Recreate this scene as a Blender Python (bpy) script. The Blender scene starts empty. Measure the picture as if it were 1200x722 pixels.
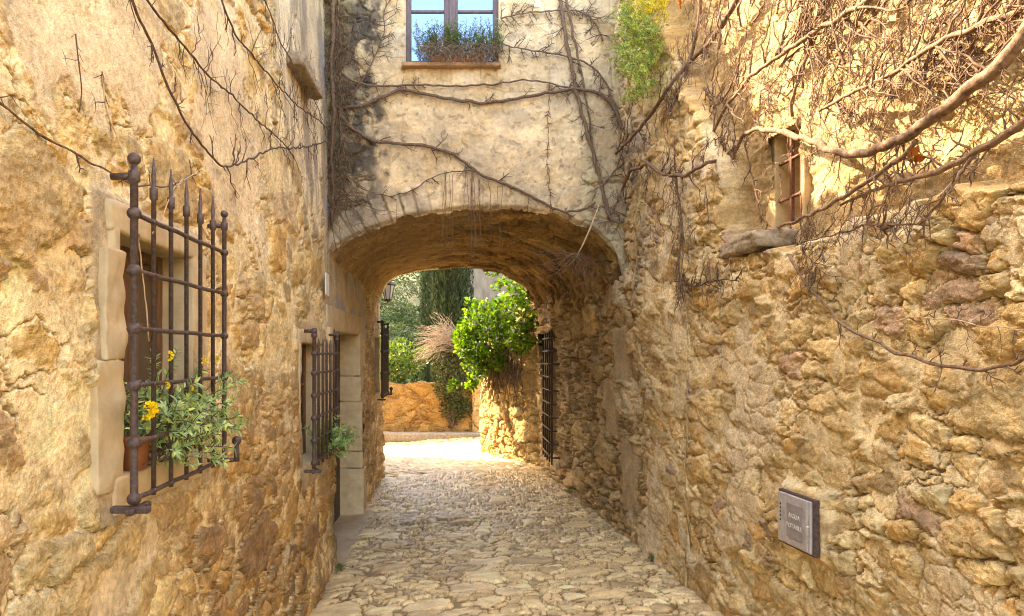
import bpy, math, random
import numpy as np
from mathutils import Vector, Matrix
R = math.radians
rng = np.random.default_rng(7)
random.seed(7)
sc = bpy.context.scene
C = sc.collection
F, CX, CY, EYE = 800.0, 537.0, 416.0, 1.75      # lens in photo pixels (photo 1200 wide), vanishing point, eye height

# ------------------------------------------------------------------ camera
cam = bpy.data.cameras.new('camera'); co = bpy.data.objects.new('camera', cam); C.objects.link(co)
co.location = (0, 0, EYE); co.rotation_euler = (R(90), 0, 0)
cam.sensor_width = 36; cam.lens = 24
cam.shift_x = (600 - CX) / 1200; cam.shift_y = (CY - 361) / 1200
cam.clip_start = .05; cam.clip_end = 2000
sc.camera = co

# ------------------------------------------------------------------ light
SUNV = Vector((-1.5, 1.0, 1.46)).normalized()
w = bpy.data.worlds.new('World'); sc.world = w; w.use_nodes = True
nt = w.node_tree; nt.nodes.clear()
sky = nt.nodes.new('ShaderNodeTexSky'); sky.sky_type = 'NISHITA'; sky.sun_disc = False
sky.sun_elevation = math.asin(SUNV.z); sky.sun_rotation = math.atan2(SUNV.x, SUNV.y)
sky.air_density = 1.0; sky.dust_density = 2.0; sky.ozone_density = .6
bg = nt.nodes.new('ShaderNodeBackground'); bg.inputs[1].default_value = .15
wo = nt.nodes.new('ShaderNodeOutputWorld')
nt.links.new(sky.outputs[0], bg.inputs[0]); nt.links.new(bg.outputs[0], wo.inputs[0])
sl = bpy.data.lights.new('sun', 'SUN'); sl.energy = 2.0; sl.angle = R(.6); sl.color = (1, .90, .74)
so = bpy.data.objects.new('sun', sl); C.objects.link(so); so.location = (-8, 6, 12)
so.rotation_euler = SUNV.to_track_quat('Z', 'Y').to_euler()
vs = sc.view_settings
vs.view_transform = 'Standard'; vs.look = 'None'; vs.gamma = 1; vs.use_curve_mapping = False
vs.exposure = 3.72
vs.use_white_balance = True; vs.white_balance_temperature = 8300; vs.white_balance_tint = 14
sc.render.engine = 'CYCLES'
sc.cycles.max_bounces = 10; sc.cycles.diffuse_bounces = 7; sc.cycles.use_denoising = True
sc.cycles.sample_clamp_indirect = 8
sc.cycles.denoiser = 'OPENIMAGEDENOISE'; sc.cycles.denoising_input_passes = 'RGB_ALBEDO_NORMAL'; sc.cycles.denoising_prefilter = 'NONE'; sc.cycles.filter_width = 1.1

# ------------------------------------------------------------------ noise
def h2(ix, iy, s=0):
    n = (ix.astype(np.int64) * 374761393 + iy.astype(np.int64) * 668265263 + s * 1442695041) & 0xffffffff
    n = ((n ^ (n >> 13)) * 1274126177) & 0xffffffff
    n = ((n ^ (n >> 15)) * 2246822519) & 0xffffffff
    return ((n ^ (n >> 16)) & 0xffffff) / float(0xffffff)
def noise(x, y, s=0):
    x = np.asarray(x, float); y = np.asarray(y, float)
    x0 = np.floor(x); y0 = np.floor(y); fx = x - x0; fy = y - y0
    ux = fx * fx * fx * (fx * (fx * 6 - 15) + 10); uy = fy * fy * fy * (fy * (fy * 6 - 15) + 10)
    def g(ax, ay):
        a = h2(x0 + ax, y0 + ay, s) * 2 * np.pi
        return np.cos(a) * (fx - ax) + np.sin(a) * (fy - ay)
    a = g(0, 0) + ux * (g(1, 0) - g(0, 0)); b = g(0, 1) + ux * (g(1, 1) - g(0, 1))
    return (a + uy * (b - a)) * 1.5
def fbm(x, y, s=0, o=4, gain=.5):
    r = 0; a = 1.
    for k in range(o):
        r = r + a * noise(x * 2 ** k, y * 2 ** k, s + k * 17); a *= gain
    return r
def sst(a, b, x):
    t = np.clip((x - a) / (b - a), 0, 1); return t * t * (3 - 2 * t)
def mix(a, b, t): return a + (b - a) * t
def vor(u, v, s, jit=.85, p=2.6, wt=.25, brick=True):
    """cellular pattern: nearest cell id, its centre offset and distance to the joint"""
    row = np.floor(v)
    best = np.full(u.shape, 9.); sec = np.full(u.shape, 9.)
    bid = [np.zeros(u.shape), np.zeros(u.shape)]; du = np.zeros(u.shape); dv = np.zeros(u.shape)
    for dj in (-1, 0, 1):
        cj = row + dj
        off = (.5 * (cj % 2) if brick else 0) + .4 * h2(cj, cj * 0, s + 5)
        cu = np.floor(u - off)
        for di in (-1, 0, 1):
            ci = cu + di
            px = ci + off + .5 + jit * (h2(ci, cj, s) - .5); py = cj + .5 + jit * .75 * (h2(ci, cj, s + 1) - .5)
            ax = u - px; ay = v - py
            d = (np.abs(ax) ** p + np.abs(ay) ** p) ** (1 / p) - wt * (h2(ci, cj, s + 2) - .5)
            m = d < best
            sec = np.where(m, best, np.minimum(sec, d))
            best = np.where(m, d, best)
            bid[0] = np.where(m, ci, bid[0]); bid[1] = np.where(m, cj, bid[1])
            du = np.where(m, ax, du); dv = np.where(m, ay, dv)
    return best, sec - best, bid[0], bid[1], du, dv

SAT = (1.10, 1.055, .86)
def rubble(u, v, cu=.27, cv=.15, seed=1, amp=.035, mort=None, big=.4, rough=1., pal=None, mortc=(.58, .45, .28), warp=.5, tilt=1., p=2.6, pw=.15, iron=.35):
    """rubble masonry: height in metres, colour, stone mask"""
    wu = u + warp * .10 * fbm(u * 3.1, v * 3.1, seed + 50, 3); wv = v + warp * .08 * fbm(u * 3.1 + 9, v * 3.1, seed + 60, 3)
    wu = wu + .016 * fbm(u * 20, v * 20, seed + 51, 3, .6); wv = wv + .014 * fbm(u * 20 + 5, v * 20, seed + 52, 3, .6)
    b, e, i, j, du, dv = vor(wu / cu, wv / cv, seed, p=p)
    B, E, I, J, dU, dV = vor(wu / (cu * 2.3) + .3, wv / (cv * 2.1) + .7, seed + 300, p=p)
    useb = h2(I, J, seed + 7) < big
    e = np.where(useb, E * 2.1, np.minimum(e, 9)); 
    # a small stone cut by a big one gets the big one's joint
    e = np.where(useb, e, e)
    i = np.where(useb, I + 5000, i); j = np.where(useb, J + 9000, j)
    du = np.where(useb, dU * 1.6, du); dv = np.where(useb, dV * 1.6, dv)
    r1, r2, r3, r4, r5 = (h2(i, j, seed + 20 + k) for k in range(5))
    nearB = np.where(useb, 9, E * 2.1)           # joint between layers
    e = np.minimum(e, nearB)
    prof = sst(0, pw, e) * (.8 + .2 * sst(0, .5, e))
    hh = amp * prof * (.55 + .9 * r1) + amp * tilt * .8 * prof * ((r2 - .5) * du + (r3 - .5) * 1.3 * dv)
    n1 = fbm(u * 9, v * 11, seed + 90, 5, .55); n2 = fbm(u * 34, v * 40, seed + 95, 3, .55)
    ridg = np.abs(fbm(u * 7, v * 13, seed + 99, 4)) 
    crk = sst(.045, .0, np.abs(fbm(u * 3.3 + r1 * 20, v * 6.5 + r3 * 20, seed + 98, 4, .6))) * sst(.25, .6, r5)
    step = np.abs(((fbm(u * 2.2 + r2 * 9, v * 5 + r1 * 9, seed + 97, 3) * 2.5) % 1) - .5)
    hh = hh + rough * amp * (.15 * n1 + .09 * n2 - .14 * ridg * r4 + .16 * step * r2 - .22 * crk)
    if mort is None: mort = amp * .35
    mh = mort + amp * .16 * fbm(u * 6, v * 6, seed + 70, 4, .55) + .0015 * n2
    k = sst(-.002, .003, hh - mh)
    gap = sst(.055, .01, e) * sst(-.08, .2, fbm(u * 1.6, v * 1.6, seed + 170, 3))
    H = mh + (hh - mh) * k - amp * .45 * gap
    if pal is None:
        pal = [(.46, .28, .115), (.43, .30, .155), (.36, .22, .105), (.50, .345, .17), (.40, .315, .20), (.33, .20, .115), (.48, .37, .23), (.44, .25, .095)]
    pal = np.array(pal)
    ci = np.clip((r4 * len(pal)).astype(int), 0, len(pal) - 1)
    col = pal[ci] * (.82 + .36 * r5)[..., None]
    # streaky tone inside a stone, each stone its own offset
    st = fbm(u * 5 + r1 * 40, v * 12 + r2 * 40, seed + 120, 4, .6)
    col = col * (1 + .28 * st)[..., None]
    ir = sst(.25, .6, fbm(u * 4 + r2 * 30, v * 5, seed + 130, 4, .6))[..., None]
    col = mix(col, np.array((.48, .25, .075)), iron * ir)
    col = mix(col, col * .62, (crk * .6 * prof)[..., None])
    sp = sst(.35, .7, fbm(u * 38, v * 38, seed + 160, 2)); col = mix(col, col * .72, (sp * .5)[..., None])
    mc = np.array(mortc) * (1 + .10 * fbm(u * 30, v * 30, seed + 141, 3, .7)[..., None]) * (1 + .16 * fbm(u * 3, v * 3, seed + 140, 4, .6))[..., None]
    col = mix(mc, col, np.broadcast_to(k[..., None], col.shape))
    col = mix(col, np.array((.20, .125, .06)) * np.ones_like(col), (gap * .75)[..., None])
    # deep joints coloured darker
    deep = sst(.35, .0, (H / amp))[..., None] * np.ones_like(col)
    col = mix(col, col * np.array((.62, .52, .42)), deep * .8)
    return H, col * np.array(SAT), k

# ------------------------------------------------------------------ materials
MATS = {}
def nodes(name):
    m = bpy.data.materials.new(name); m.use_nodes = True; n = m.node_tree
    b = n.nodes['Principled BSDF']; MATS[name] = m
    return m, n, b
def attr_stone(name, rough=.88, b1=.35, b2=.25, s1=45, s2=170, var=.32, spec=.25, dist=.006):
    m, n, b = nodes(name); L = n.links.new
    a = n.nodes.new('ShaderNodeVertexColor'); a.layer_name = 'Col'
    tc = n.nodes.new('ShaderNodeTexCoord')
    t1 = n.nodes.new('ShaderNodeTexNoise'); t1.inputs['Scale'].default_value = s1; t1.inputs['Detail'].default_value = 7; t1.inputs['Roughness'].default_value = .68
    t2 = n.nodes.new('ShaderNodeTexNoise'); t2.inputs['Scale'].default_value = 7; t2.inputs['Detail'].default_value = 6; t2.inputs['Roughness'].default_value = .65
    vo = n.nodes.new('ShaderNodeTexVoronoi'); vo.inputs['Scale'].default_value = s2
    for t in (t1, t2, vo): L(tc.outputs['Object'], t.inputs['Vector'])
    r = n.nodes.new('ShaderNodeMapRange'); r.inputs[1].default_value = .3; r.inputs[2].default_value = .7
    r.inputs[3].default_value = 1 - var; r.inputs[4].default_value = 1 + var; L(t1.outputs[0], r.inputs[0])
    r2 = n.nodes.new('ShaderNodeMapRange'); r2.inputs[1].default_value = .3; r2.inputs[2].default_value = .7
    r2.inputs[3].default_value = 1 - var * .8; r2.inputs[4].default_value = 1 + var * .6; L(t2.outputs[0], r2.inputs[0])
    mu = n.nodes.new('ShaderNodeMath'); mu.operation = 'MULTIPLY'; L(r.outputs[0], mu.inputs[0]); L(r2.outputs[0], mu.inputs[1])
    mx = n.nodes.new('ShaderNodeVectorMath'); mx.operation = 'SCALE'; L(a.outputs[0], mx.inputs[0]); L(mu.outputs[0], mx.inputs['Scale'])
    L(mx.outputs[0], b.inputs['Base Color'])
    bu = n.nodes.new('ShaderNodeBump'); bu.inputs['Strength'].default_value = b1; bu.inputs['Distance'].default_value = dist * 2; L(t1.outputs[0], bu.inputs['Height'])
    bv = n.nodes.new('ShaderNodeBump'); bv.inputs['Strength'].default_value = b2; bv.inputs['Distance'].default_value = dist; L(vo.outputs[0], bv.inputs['Height']); L(bu.outputs[0], bv.inputs['Normal'])
    L(bv.outputs[0], b.inputs['Normal'])
    b.inputs['Roughness'].default_value = rough; b.inputs['Specular IOR Level'].default_value = spec
    return m
def proc(name, c1, c2, scale=20, rough=.8, metal=0, bump=.3, dist=.004, spec=.4, stretch=(1, 1, 1), lo=.35, hi=.65, detail=6):
    m, n, b = nodes(name); L = n.links.new
    tc = n.nodes.new('ShaderNodeTexCoord'); mp = n.nodes.new('ShaderNodeMapping'); mp.inputs['Scale'].default_value = stretch
    L(tc.outputs['Object'], mp.inputs[0])
    t = n.nodes.new('ShaderNodeTexNoise'); t.inputs['Scale'].default_value = scale; t.inputs['Detail'].default_value = detail; t.inputs['Roughness'].default_value = .65
    L(mp.outputs[0], t.inputs['Vector'])
    cr = n.nodes.new('ShaderNodeValToRGB'); cr.color_ramp.elements[0].position = lo; cr.color_ramp.elements[1].position = hi
    cr.color_ramp.elements[0].color = (*c1, 1); cr.color_ramp.elements[1].color = (*c2, 1)
    L(t.outputs[0], cr.inputs[0]); L(cr.outputs[0], b.inputs['Base Color'])
    bu = n.nodes.new('ShaderNodeBump'); bu.inputs['Strength'].default_value = bump; bu.inputs['Distance'].default_value = dist
    L(t.outputs[0], bu.inputs['Height']); L(bu.outputs[0], b.inputs['Normal'])
    b.inputs['Roughness'].default_value = rough; b.inputs['Metallic'].default_value = metal; b.inputs['Specular IOR Level'].default_value = spec
    return m
def leafmat(name, trans=.4, rough=.5, tint=1.):
    m, n, b = nodes(name); L = n.links.new
    a = n.nodes.new('ShaderNodeVertexColor'); a.layer_name = 'Col'
    L(a.outputs[0], b.inputs['Base Color']); b.inputs['Roughness'].default_value = rough; b.inputs['Specular IOR Level'].default_value = .35
    tr = n.nodes.new('ShaderNodeBsdfTranslucent'); sc2 = n.nodes.new('ShaderNodeVectorMath'); sc2.operation = 'MULTIPLY'; sc2.inputs[1].default_value = (1.5 * tint, 1.5, .6)
    L(a.outputs[0], sc2.inputs[0]); L(sc2.outputs[0], tr.inputs[0])
    ms = n.nodes.new('ShaderNodeMixShader'); ms.inputs[0].default_value = trans
    L(b.outputs[0], ms.inputs[1]); L(tr.outputs[0], ms.inputs[2]); L(ms.outputs[0], n.nodes['Material Output'].inputs[0])
    return m
M_STONE = attr_stone('rubble stone', b1=.9, b2=.45)
M_PLASTER = attr_stone('lime render', rough=.9, b1=.5, b2=.3, s1=26, s2=110, var=.2)
M_COBBLE = attr_stone('cobble stone', rough=.47, b1=.3, b2=.1, s1=60, s2=200, var=.14, spec=.28, dist=.003)
M_VAULT = attr_stone('vault stone', b1=.6, b2=.3)
M_ASHLAR = proc('cut stone', (.46, .34, .19), (.68, .535, .33), 8, .9, bump=.9, dist=.008, spec=.15, lo=.3, hi=.68, detail=10)
M_GOLD = proc('golden cut stone', (.40, .27, .13), (.55, .40, .21), 14, .9, bump=.6, dist=.01, spec=.2)
M_GREYSTONE = proc('weathered slab stone', (.20, .16, .11), (.40, .31, .21), 30, .9, bump=.6, dist=.01, spec=.2)
M_IRON = proc('wrought iron', (.055, .034, .030), (.13, .088, .075), 70, .55, .25, .5, .003, .5)
M_IRON2 = proc('black iron', (.03, .022, .02), (.07, .05, .042), 70, .6, .3, .4, .003, .5)
M_WOOD = proc('brown wood', (.11, .052, .025), (.19, .095, .048), 14, .6, bump=.3, dist=.002, stretch=(6, 6, 1))
M_FRAME = proc('purple brown painted wood', (.085, .052, .055), (.15, .10, .10), 12, .5, bump=.3, dist=.002, stretch=(6, 6, 1))
M_DOOR = proc('dark door wood', (.04, .022, .014), (.085, .047, .028), 10, .55, bump=.4, dist=.003, stretch=(5, 5, .7))
M_TERRA = proc('terracotta', (.33, .10, .035), (.46, .17, .07), 18, .8, bump=.25, dist=.003)
M_SILL = proc('terracotta sill tile', (.35, .19, .08), (.47, .28, .14), 18, .8, bump=.3, dist=.004)
M_BARK = proc('vine bark', (.10, .060, .040), (.24, .155, .105), 60, .9, bump=.8, dist=.006, stretch=(1, 1, 1), spec=.15)
M_BARKL = proc('paler vine bark', (.11, .062, .038), (.29, .185, .115), 45, .85, bump=.8, dist=.005, spec=.2)  # slightly paler tone than the other bark
M_TWIG = proc('dry twig', (.085, .050, .032), (.26, .165, .105), 40, .9, bump=.3, dist=.002, spec=.15)
M_TWIGD = proc('dark dry twig', (.07, .042, .03), (.16, .10, .07), 40, .9, bump=.3, dist=.002, spec=.15)
M_STEM = proc('withered herb stems', (.20, .14, .09), (.36, .27, .18), 40, .9, bump=.1)
M_STRAW = proc('dry straw stems', (.36, .24, .13), (.60, .44, .26), 30, .85, bump=.2, dist=.002, spec=.2)
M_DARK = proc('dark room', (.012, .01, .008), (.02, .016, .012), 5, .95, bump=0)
M_METAL = proc('dull zinc', (.40, .37, .36), (.56, .525, .51), 30, .55, .35, .25, .002, .5)
M_METAL2 = proc('dull zinc darker', (.27, .245, .235), (.37, .34, .325), 30, .6, .35, .25, .002, .5)
M_LETTER = proc('worn letter paint', (.50, .48, .45), (.62, .60, .56), 60, .7, bump=.1)
M_WHITE = proc('white enamel', (.62, .60, .52), (.75, .73, .64), 20, .4, bump=.1)
M_LEAF = leafmat('ivy leaf', .36)
M_LEAFD = leafmat('conifer foliage', .12, .7)
M_HILL = leafmat('far scrub foliage', .12, 1.); M_HILL.node_tree.nodes['Principled BSDF'].inputs['Specular IOR Level'].default_value = 0
M_LEAFS = leafmat('succulent leaf', .25, .55)
M_PETAL = proc('yellow petals', (.75, .50, .02), (.85, .62, .05), 30, .6, bump=.1)
M_ROOM = proc('dim plaster interior', (.20, .14, .085), (.26, .19, .12), 6, .9, bump=.1)
mg, ng, bgl = nodes('window glass'); bgl.inputs['Base Color'].default_value = (.22, .32, .52, 1); bgl.inputs['Metallic'].default_value = .75; bgl.inputs['Roughness'].default_value = .06
M_GLASS = mg
mg2, ng2, b2_ = nodes('brown old glass'); b2_.inputs['Base Color'].default_value = (.09, .055, .035, 1); b2_.inputs['Roughness'].default_value = .12; b2_.inputs['Specular IOR Level'].default_value = .6
M_GLASS2 = mg2
mg3, ng3, b3_ = nodes('lantern frosted glass'); b3_.inputs['Base Color'].default_value = (.75, .8, .85, 1); b3_.inputs['Roughness'].default_value = .25; b3_.inputs['Transmission Weight'].default_value = .15
M_LGLASS = mg3

# ------------------------------------------------------------------ object helpers
def tag(o, label=None, cat=None, group=None, kind=None):
    if label: o['label'] = label
    if cat: o['category'] = cat
    if group: o['group'] = group
    if kind: o['kind'] = kind
    return o
def empty(name, loc, label, cat, group=None, kind=None):
    o = bpy.data.objects.new(name, None); C.objects.link(o); o.location = loc; o.empty_display_size = .1
    bpy.context.view_layer.update()
    return tag(o, label, cat, group, kind)
def link(name, me, mat, parent=None):
    o = bpy.data.objects.new(name, me); C.objects.link(o)
    if mat: me.materials.append(mat)
    if parent is not None:
        o.parent = parent; o.matrix_parent_inverse = Matrix.Translation(-wloc(parent))
    return o
def wloc(o):
    return o.location.copy() if o.type == 'EMPTY' else Vector((0, 0, 0))
def mesh_np(name, V, Fq, col=None, smooth=True):
    """V (n,3); Fq list of arrays of equal-sided faces"""
    me = bpy.data.meshes.new(name)
    if not isinstance(Fq, (list, tuple)): Fq = [Fq]
    Fq = [f for f in Fq if len(f)]
    me.vertices.add(len(V)); me.vertices.foreach_set('co', np.asarray(V, np.float32).ravel())
    tot = sum(f.size for f in Fq); nf = sum(len(f) for f in Fq)
    me.loops.add(tot); me.loops.foreach_set('vertex_index', np.concatenate([f.ravel() for f in Fq]).astype(np.int32))
    me.polygons.add(nf)
    ls = []; s = 0
    for f in Fq:
        k = f.shape[1]; ls.append(np.arange(len(f)) * k + s); s += f.size
    me.polygons.foreach_set('loop_start', np.concatenate(ls).astype(np.int32))
    if smooth is not False: me.polygons.foreach_set('use_smooth', np.ones(nf, bool))
    me.update(calc_edges=True)
    if col is not None:
        a = me.color_attributes.new('Col', 'FLOAT_COLOR', 'POINT')
        c = np.ones((len(V), 4), np.float32); c[:, :3] = np.clip(col, 0.004, .9); a.data.foreach_set('color', c.ravel())
    return me
def grid_faces(nr, ncol, keep=None, flip=False):
    i = np.arange(nr - 1)[:, None] * ncol + np.arange(ncol - 1)[None, :]
    f = np.stack([i, i + 1, i + ncol + 1, i + ncol], -1)
    if flip: f = f[..., ::-1]
    if keep is not None: f = f[keep]
    return f.reshape(-1, 4)

class MB:
    def __init__(s): s.V = []; s.F = []; s.n = 0; s.smooth = False
    def add(s, V, F):
        V = np.asarray(V, float); s.V.append(V)
        for f in F: s.F.append(tuple(int(i) + s.n for i in f))
        s.n += len(V)
    def box(s, x0, x1, y0, y1, z0, z1, bev=0.0):
        if bev > 0:
            b = min(bev, .45 * abs(x1 - x0), .45 * abs(y1 - y0), .45 * abs(z1 - z0))
            P = []
            for sx in (0, 1):
                for sy in (0, 1):
                    for sz in (0, 1):
                        cx, cy, cz = (x0, x1)[sx], (y0, y1)[sy], (z0, z1)[sz]
                        ix, iy, iz = (b, -b)[sx], (b, -b)[sy], (b, -b)[sz]
                        P += [(cx, cy + iy, cz + iz), (cx + ix, cy, cz + iz), (cx + ix, cy + iy, cz)]
            def I(a, bb, c, k): return ((a * 2 + bb) * 2 + c) * 3 + k
            Fs = []
            for a in (0, 1):
                q = [I(a, 0, 0, 0), I(a, 1, 0, 0), I(a, 1, 1, 0), I(a, 0, 1, 0)]; Fs.append(q if a else q[::-1])
                q = [I(0, a, 0, 1), I(1, a, 0, 1), I(1, a, 1, 1), I(0, a, 1, 1)]; Fs.append(q[::-1] if a else q)
                q = [I(0, 0, a, 2), I(1, 0, a, 2), I(1, 1, a, 2), I(0, 1, a, 2)]; Fs.append(q if a else q[::-1])
            for a in (0, 1):
                for c in (0, 1):
                    Fs.append([I(a, c, 0, 0), I(a, c, 1, 0), I(a, c, 1, 1), I(a, c, 0, 1)])
                    Fs.append([I(a, 0, c, 0), I(a, 1, c, 0), I(a, 1, c, 2), I(a, 0, c, 2)])
                    Fs.append([I(0, a, c, 1), I(1, a, c, 1), I(1, a, c, 2), I(0, a, c, 2)])
            for a in (0, 1):
                for bb in (0, 1):
                    for c in (0, 1): Fs.append([I(a, bb, c, 0), I(a, bb, c, 1), I(a, bb, c, 2)])
            s.add(P, Fs)
        else:
            P = [(x, y, z) for x in (x0, x1) for y in (y0, y1) for z in (z0, z1)]
            s.add(P, [(0, 1, 3, 2), (4, 6, 7, 5), (0, 4, 5, 1), (2, 3, 7, 6), (0, 2, 6, 4), (1, 5, 7, 3)])
    def tube(s, pts, rad, k=8, cap=True):
        P = np.asarray(pts, float); n = len(P)
        r = np.broadcast_to(np.asarray(rad, float), (n,))
        T = np.gradient(P, axis=0); T /= np.linalg.norm(T, axis=1)[:, None] + 1e-12
        ref = np.array((0.31, .17, .93)) if abs(T[:, 2]).mean() < .8 else np.array((.9, .3, .1))
        U = np.cross(T, ref); U /= np.linalg.norm(U, axis=1)[:, None] + 1e-12
        W = np.cross(T, U)
        a = np.arange(k) * 2 * np.pi / k
        V = P[:, None] + r[:, None, None] * (np.cos(a)[None, :, None] * U[:, None] + np.sin(a)[None, :, None] * W[:, None])
        Fs = []
        for i in range(n - 1):
            for j in range(k):
                j2 = (j + 1) % k
                Fs.append((i * k + j, i * k + j2, (i + 1) * k + j2, (i + 1) * k + j))
        if cap: Fs.append(tuple(range(k))[::-1]); Fs.append(tuple(range((n - 1) * k, n * k)))
        s.add(V.reshape(-1, 3), Fs)
    def lathe(s, c, prof, k=12, axis=2):
        """prof: list of (radius, height along axis)"""
        a = np.arange(k) * 2 * np.pi / k; V = []
        for r, h in prof:
            ring = np.zeros((k, 3)); o = [i for i in range(3) if i != axis]
            ring[:, o[0]] = r * np.cos(a); ring[:, o[1]] = r * np.sin(a); ring[:, axis] = h; V.append(ring + np.array(c))
        n = len(prof); Fs = []
        for i in range(n - 1):
            for j in range(k):
                j2 = (j + 1) % k; Fs.append((i * k + j, i * k + j2, (i + 1) * k + j2, (i + 1) * k + j))
        Fs.append(tuple(range(k))[::-1]); Fs.append(tuple(range((n - 1) * k, n * k)))
        s.add(np.concatenate(V), Fs)
    def ball(s, c, r, k=12, sz=1.):
        pr = [(r * math.sin(t), r * sz * -math.cos(t)) for t in np.linspace(.05, math.pi - .05, 9)]
        s.lathe(c, pr, k)
    def build(s, name, mat, parent=None, smooth=None):
        V = np.concatenate(s.V) if s.V else np.zeros((0, 3))
        me = bpy.data.meshes.new(name); me.from_pydata(V.tolist(), [], s.F)
        me.polygons.foreach_set('use_smooth', np.ones(len(me.polygons), bool) if (smooth or (smooth is None and s.smooth)) else np.zeros(len(me.polygons), bool))
        me.update()
        return link(name, me, mat, parent)
def rough_block(name, x0, x1, y0, y1, z0, z1, mat, parent, n=14, amp=.006, seed=0, bev=.012):
    """a hewn block: box subdivided, edges worn, faces uneven"""
    import bmesh
    bm = bmesh.new(); bmesh.ops.create_cube(bm, size=1)
    d = np.array((x1 - x0, y1 - y0, z1 - z0)); c = np.array((x0 + x1, y0 + y1, z0 + z1)) / 2
    for v in bm.verts: v.co = Vector([v.co[k] * d[k] + c[k] for k in range(3)])
    bmesh.ops.bevel(bm, geom=bm.edges[:], offset=bev, segments=2, affect='EDGES', profile=.6)
    for _ in range(3):
        L = max(d) / n
        es = [e for e in bm.edges if e.calc_length() > L]
        if not es: break
        bmesh.ops.subdivide_edges(bm, edges=es, cuts=min(6, max(1, int(max(e.calc_length() for e in es) / L / 2))), use_grid_fill=True)
    bm.normal_update()
    P = np.array([v.co[:] for v in bm.verts]); N = np.array([v.normal[:] for v in bm.verts])
    a = P[:, 0] * 7 + P[:, 1] * 9 + seed * 3.1; b = P[:, 2] * 9 + P[:, 0] * 5 - P[:, 1] * 3
    h = fbm(a, b, seed + 400, 4, .6) * amp + fbm(a * 5, b * 5, seed + 401, 3) * amp * .4
    P = P + N * h[:, None]
    for v, p in zip(bm.verts, P): v.co = p
    me = bpy.data.meshes.new(name); bm.to_mesh(me); bm.free()
    me.polygons.foreach_set('use_smooth', np.ones(len(me.polygons), bool))
    return link(name, me, mat, parent)

# ------------------------------------------------------------------ layout
YF = 6.3          # front of the archway house
YB = 10.4         # its rear
def XLz(z): return -1.092 - .024 * z
def XRy(Y):
    Y = np.asarray(Y, float); return 2.14 - .0865 * Y
def ground(X, Y):
    return -.077 + .067 * np.clip(X, -1.6, 1.9) + .011 * np.clip(Y - 5, 0, 9)
ARF = np.array([(-1.30, 2.55), (-1.157, 2.74), (-.84, 2.90), (-.45, 3.03), (.06, 3.10), (.55, 3.10), (.89, 3.05), (1.28, 2.90), (1.43, 2.74), (1.52, 2.50), (1.62, 2.1)])
ARB = np.array([(-1.30, 2.45), (-1.19, 2.68), (-1.12, 2.86), (-.96, 2.98), (-.60, 3.06), (.1, 3.12), (.5, 3.07), (.69, 3.01), (1.01, 2.82), (1.20, 2.52), (1.30, 2.15), (1.34, 1.8)])
def smooth_curve(P, n=200):
    t = np.concatenate([[0], np.cumsum(np.linalg.norm(np.diff(P, axis=0), axis=1))]); t /= t[-1]
    tt = np.linspace(0, 1, n)
    # Catmull-Rom by smoothing dense linear interpolation
    X = np.stack([np.interp(tt, t, P[:, k]) for k in range(2)], 1)
    for _ in range(18): X[1:-1] = .25 * X[:-2] + .5 * X[1:-1] + .25 * X[2:]
    return X
AF = smooth_curve(ARF); AB = smooth_curve(ARB)
def arch_front(X): return np.interp(X, AF[:, 0], AF[:, 1])

# rows that follow the camera's needs: dense where seen large
def rows(Y, z0, z1, n):
    """for each Y an increasing list of n heights from z0 to z1, dense in the seen range"""
    lo = np.maximum(z0, EYE - .41 * np.maximum(Y, .6)); hi = np.minimum(z1, EYE + .56 * np.maximum(Y, .6))
    m = n // 12
    Z = np.empty((n, len(Y)))
    for c in range(len(Y)):
        a = np.linspace(z0, lo[c], m + 1)[:-1] if lo[c] > z0 + 1e-3 else np.linspace(z0, z0 + (hi[c] - z0) * m / n, m + 1)[:-1]
        start = lo[c] if lo[c] > z0 + 1e-3 else z0 + (hi[c] - z0) * m / n
        b = np.linspace(hi[c], z1, m + 1)[1:] if hi[c] < z1 - 1e-3 else np.linspace(z1 - (z1 - start) * m / n, z1, m + 1)[1:]
        end = hi[c] if hi[c] < z1 - 1e-3 else z1 - (z1 - start) * m / n
        Z[:, c] = np.concatenate([a, np.linspace(start, end, n - 2 * m), b])
    return Z
def ycols(Xw, p0, p1, n, ymin, ymax, pre, post):
    """Y positions spaced evenly in pixels between columns p0..p1, coarse outside"""
    px = np.linspace(p0, p1, n); Y = Xw * F / np.abs(px - CX); Y = np.sort(Y)
    a = np.linspace(ymin, Y[0], pre, endpoint=False); b = np.linspace(Y[-1], ymax, post + 1)[1:] if post else []
    return np.concatenate([a, Y, b])
def snap(Y, vals):
    Y = Y.copy()
    for v in vals: Y[np.argmin(np.abs(Y - v))] = v
    return Y

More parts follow.
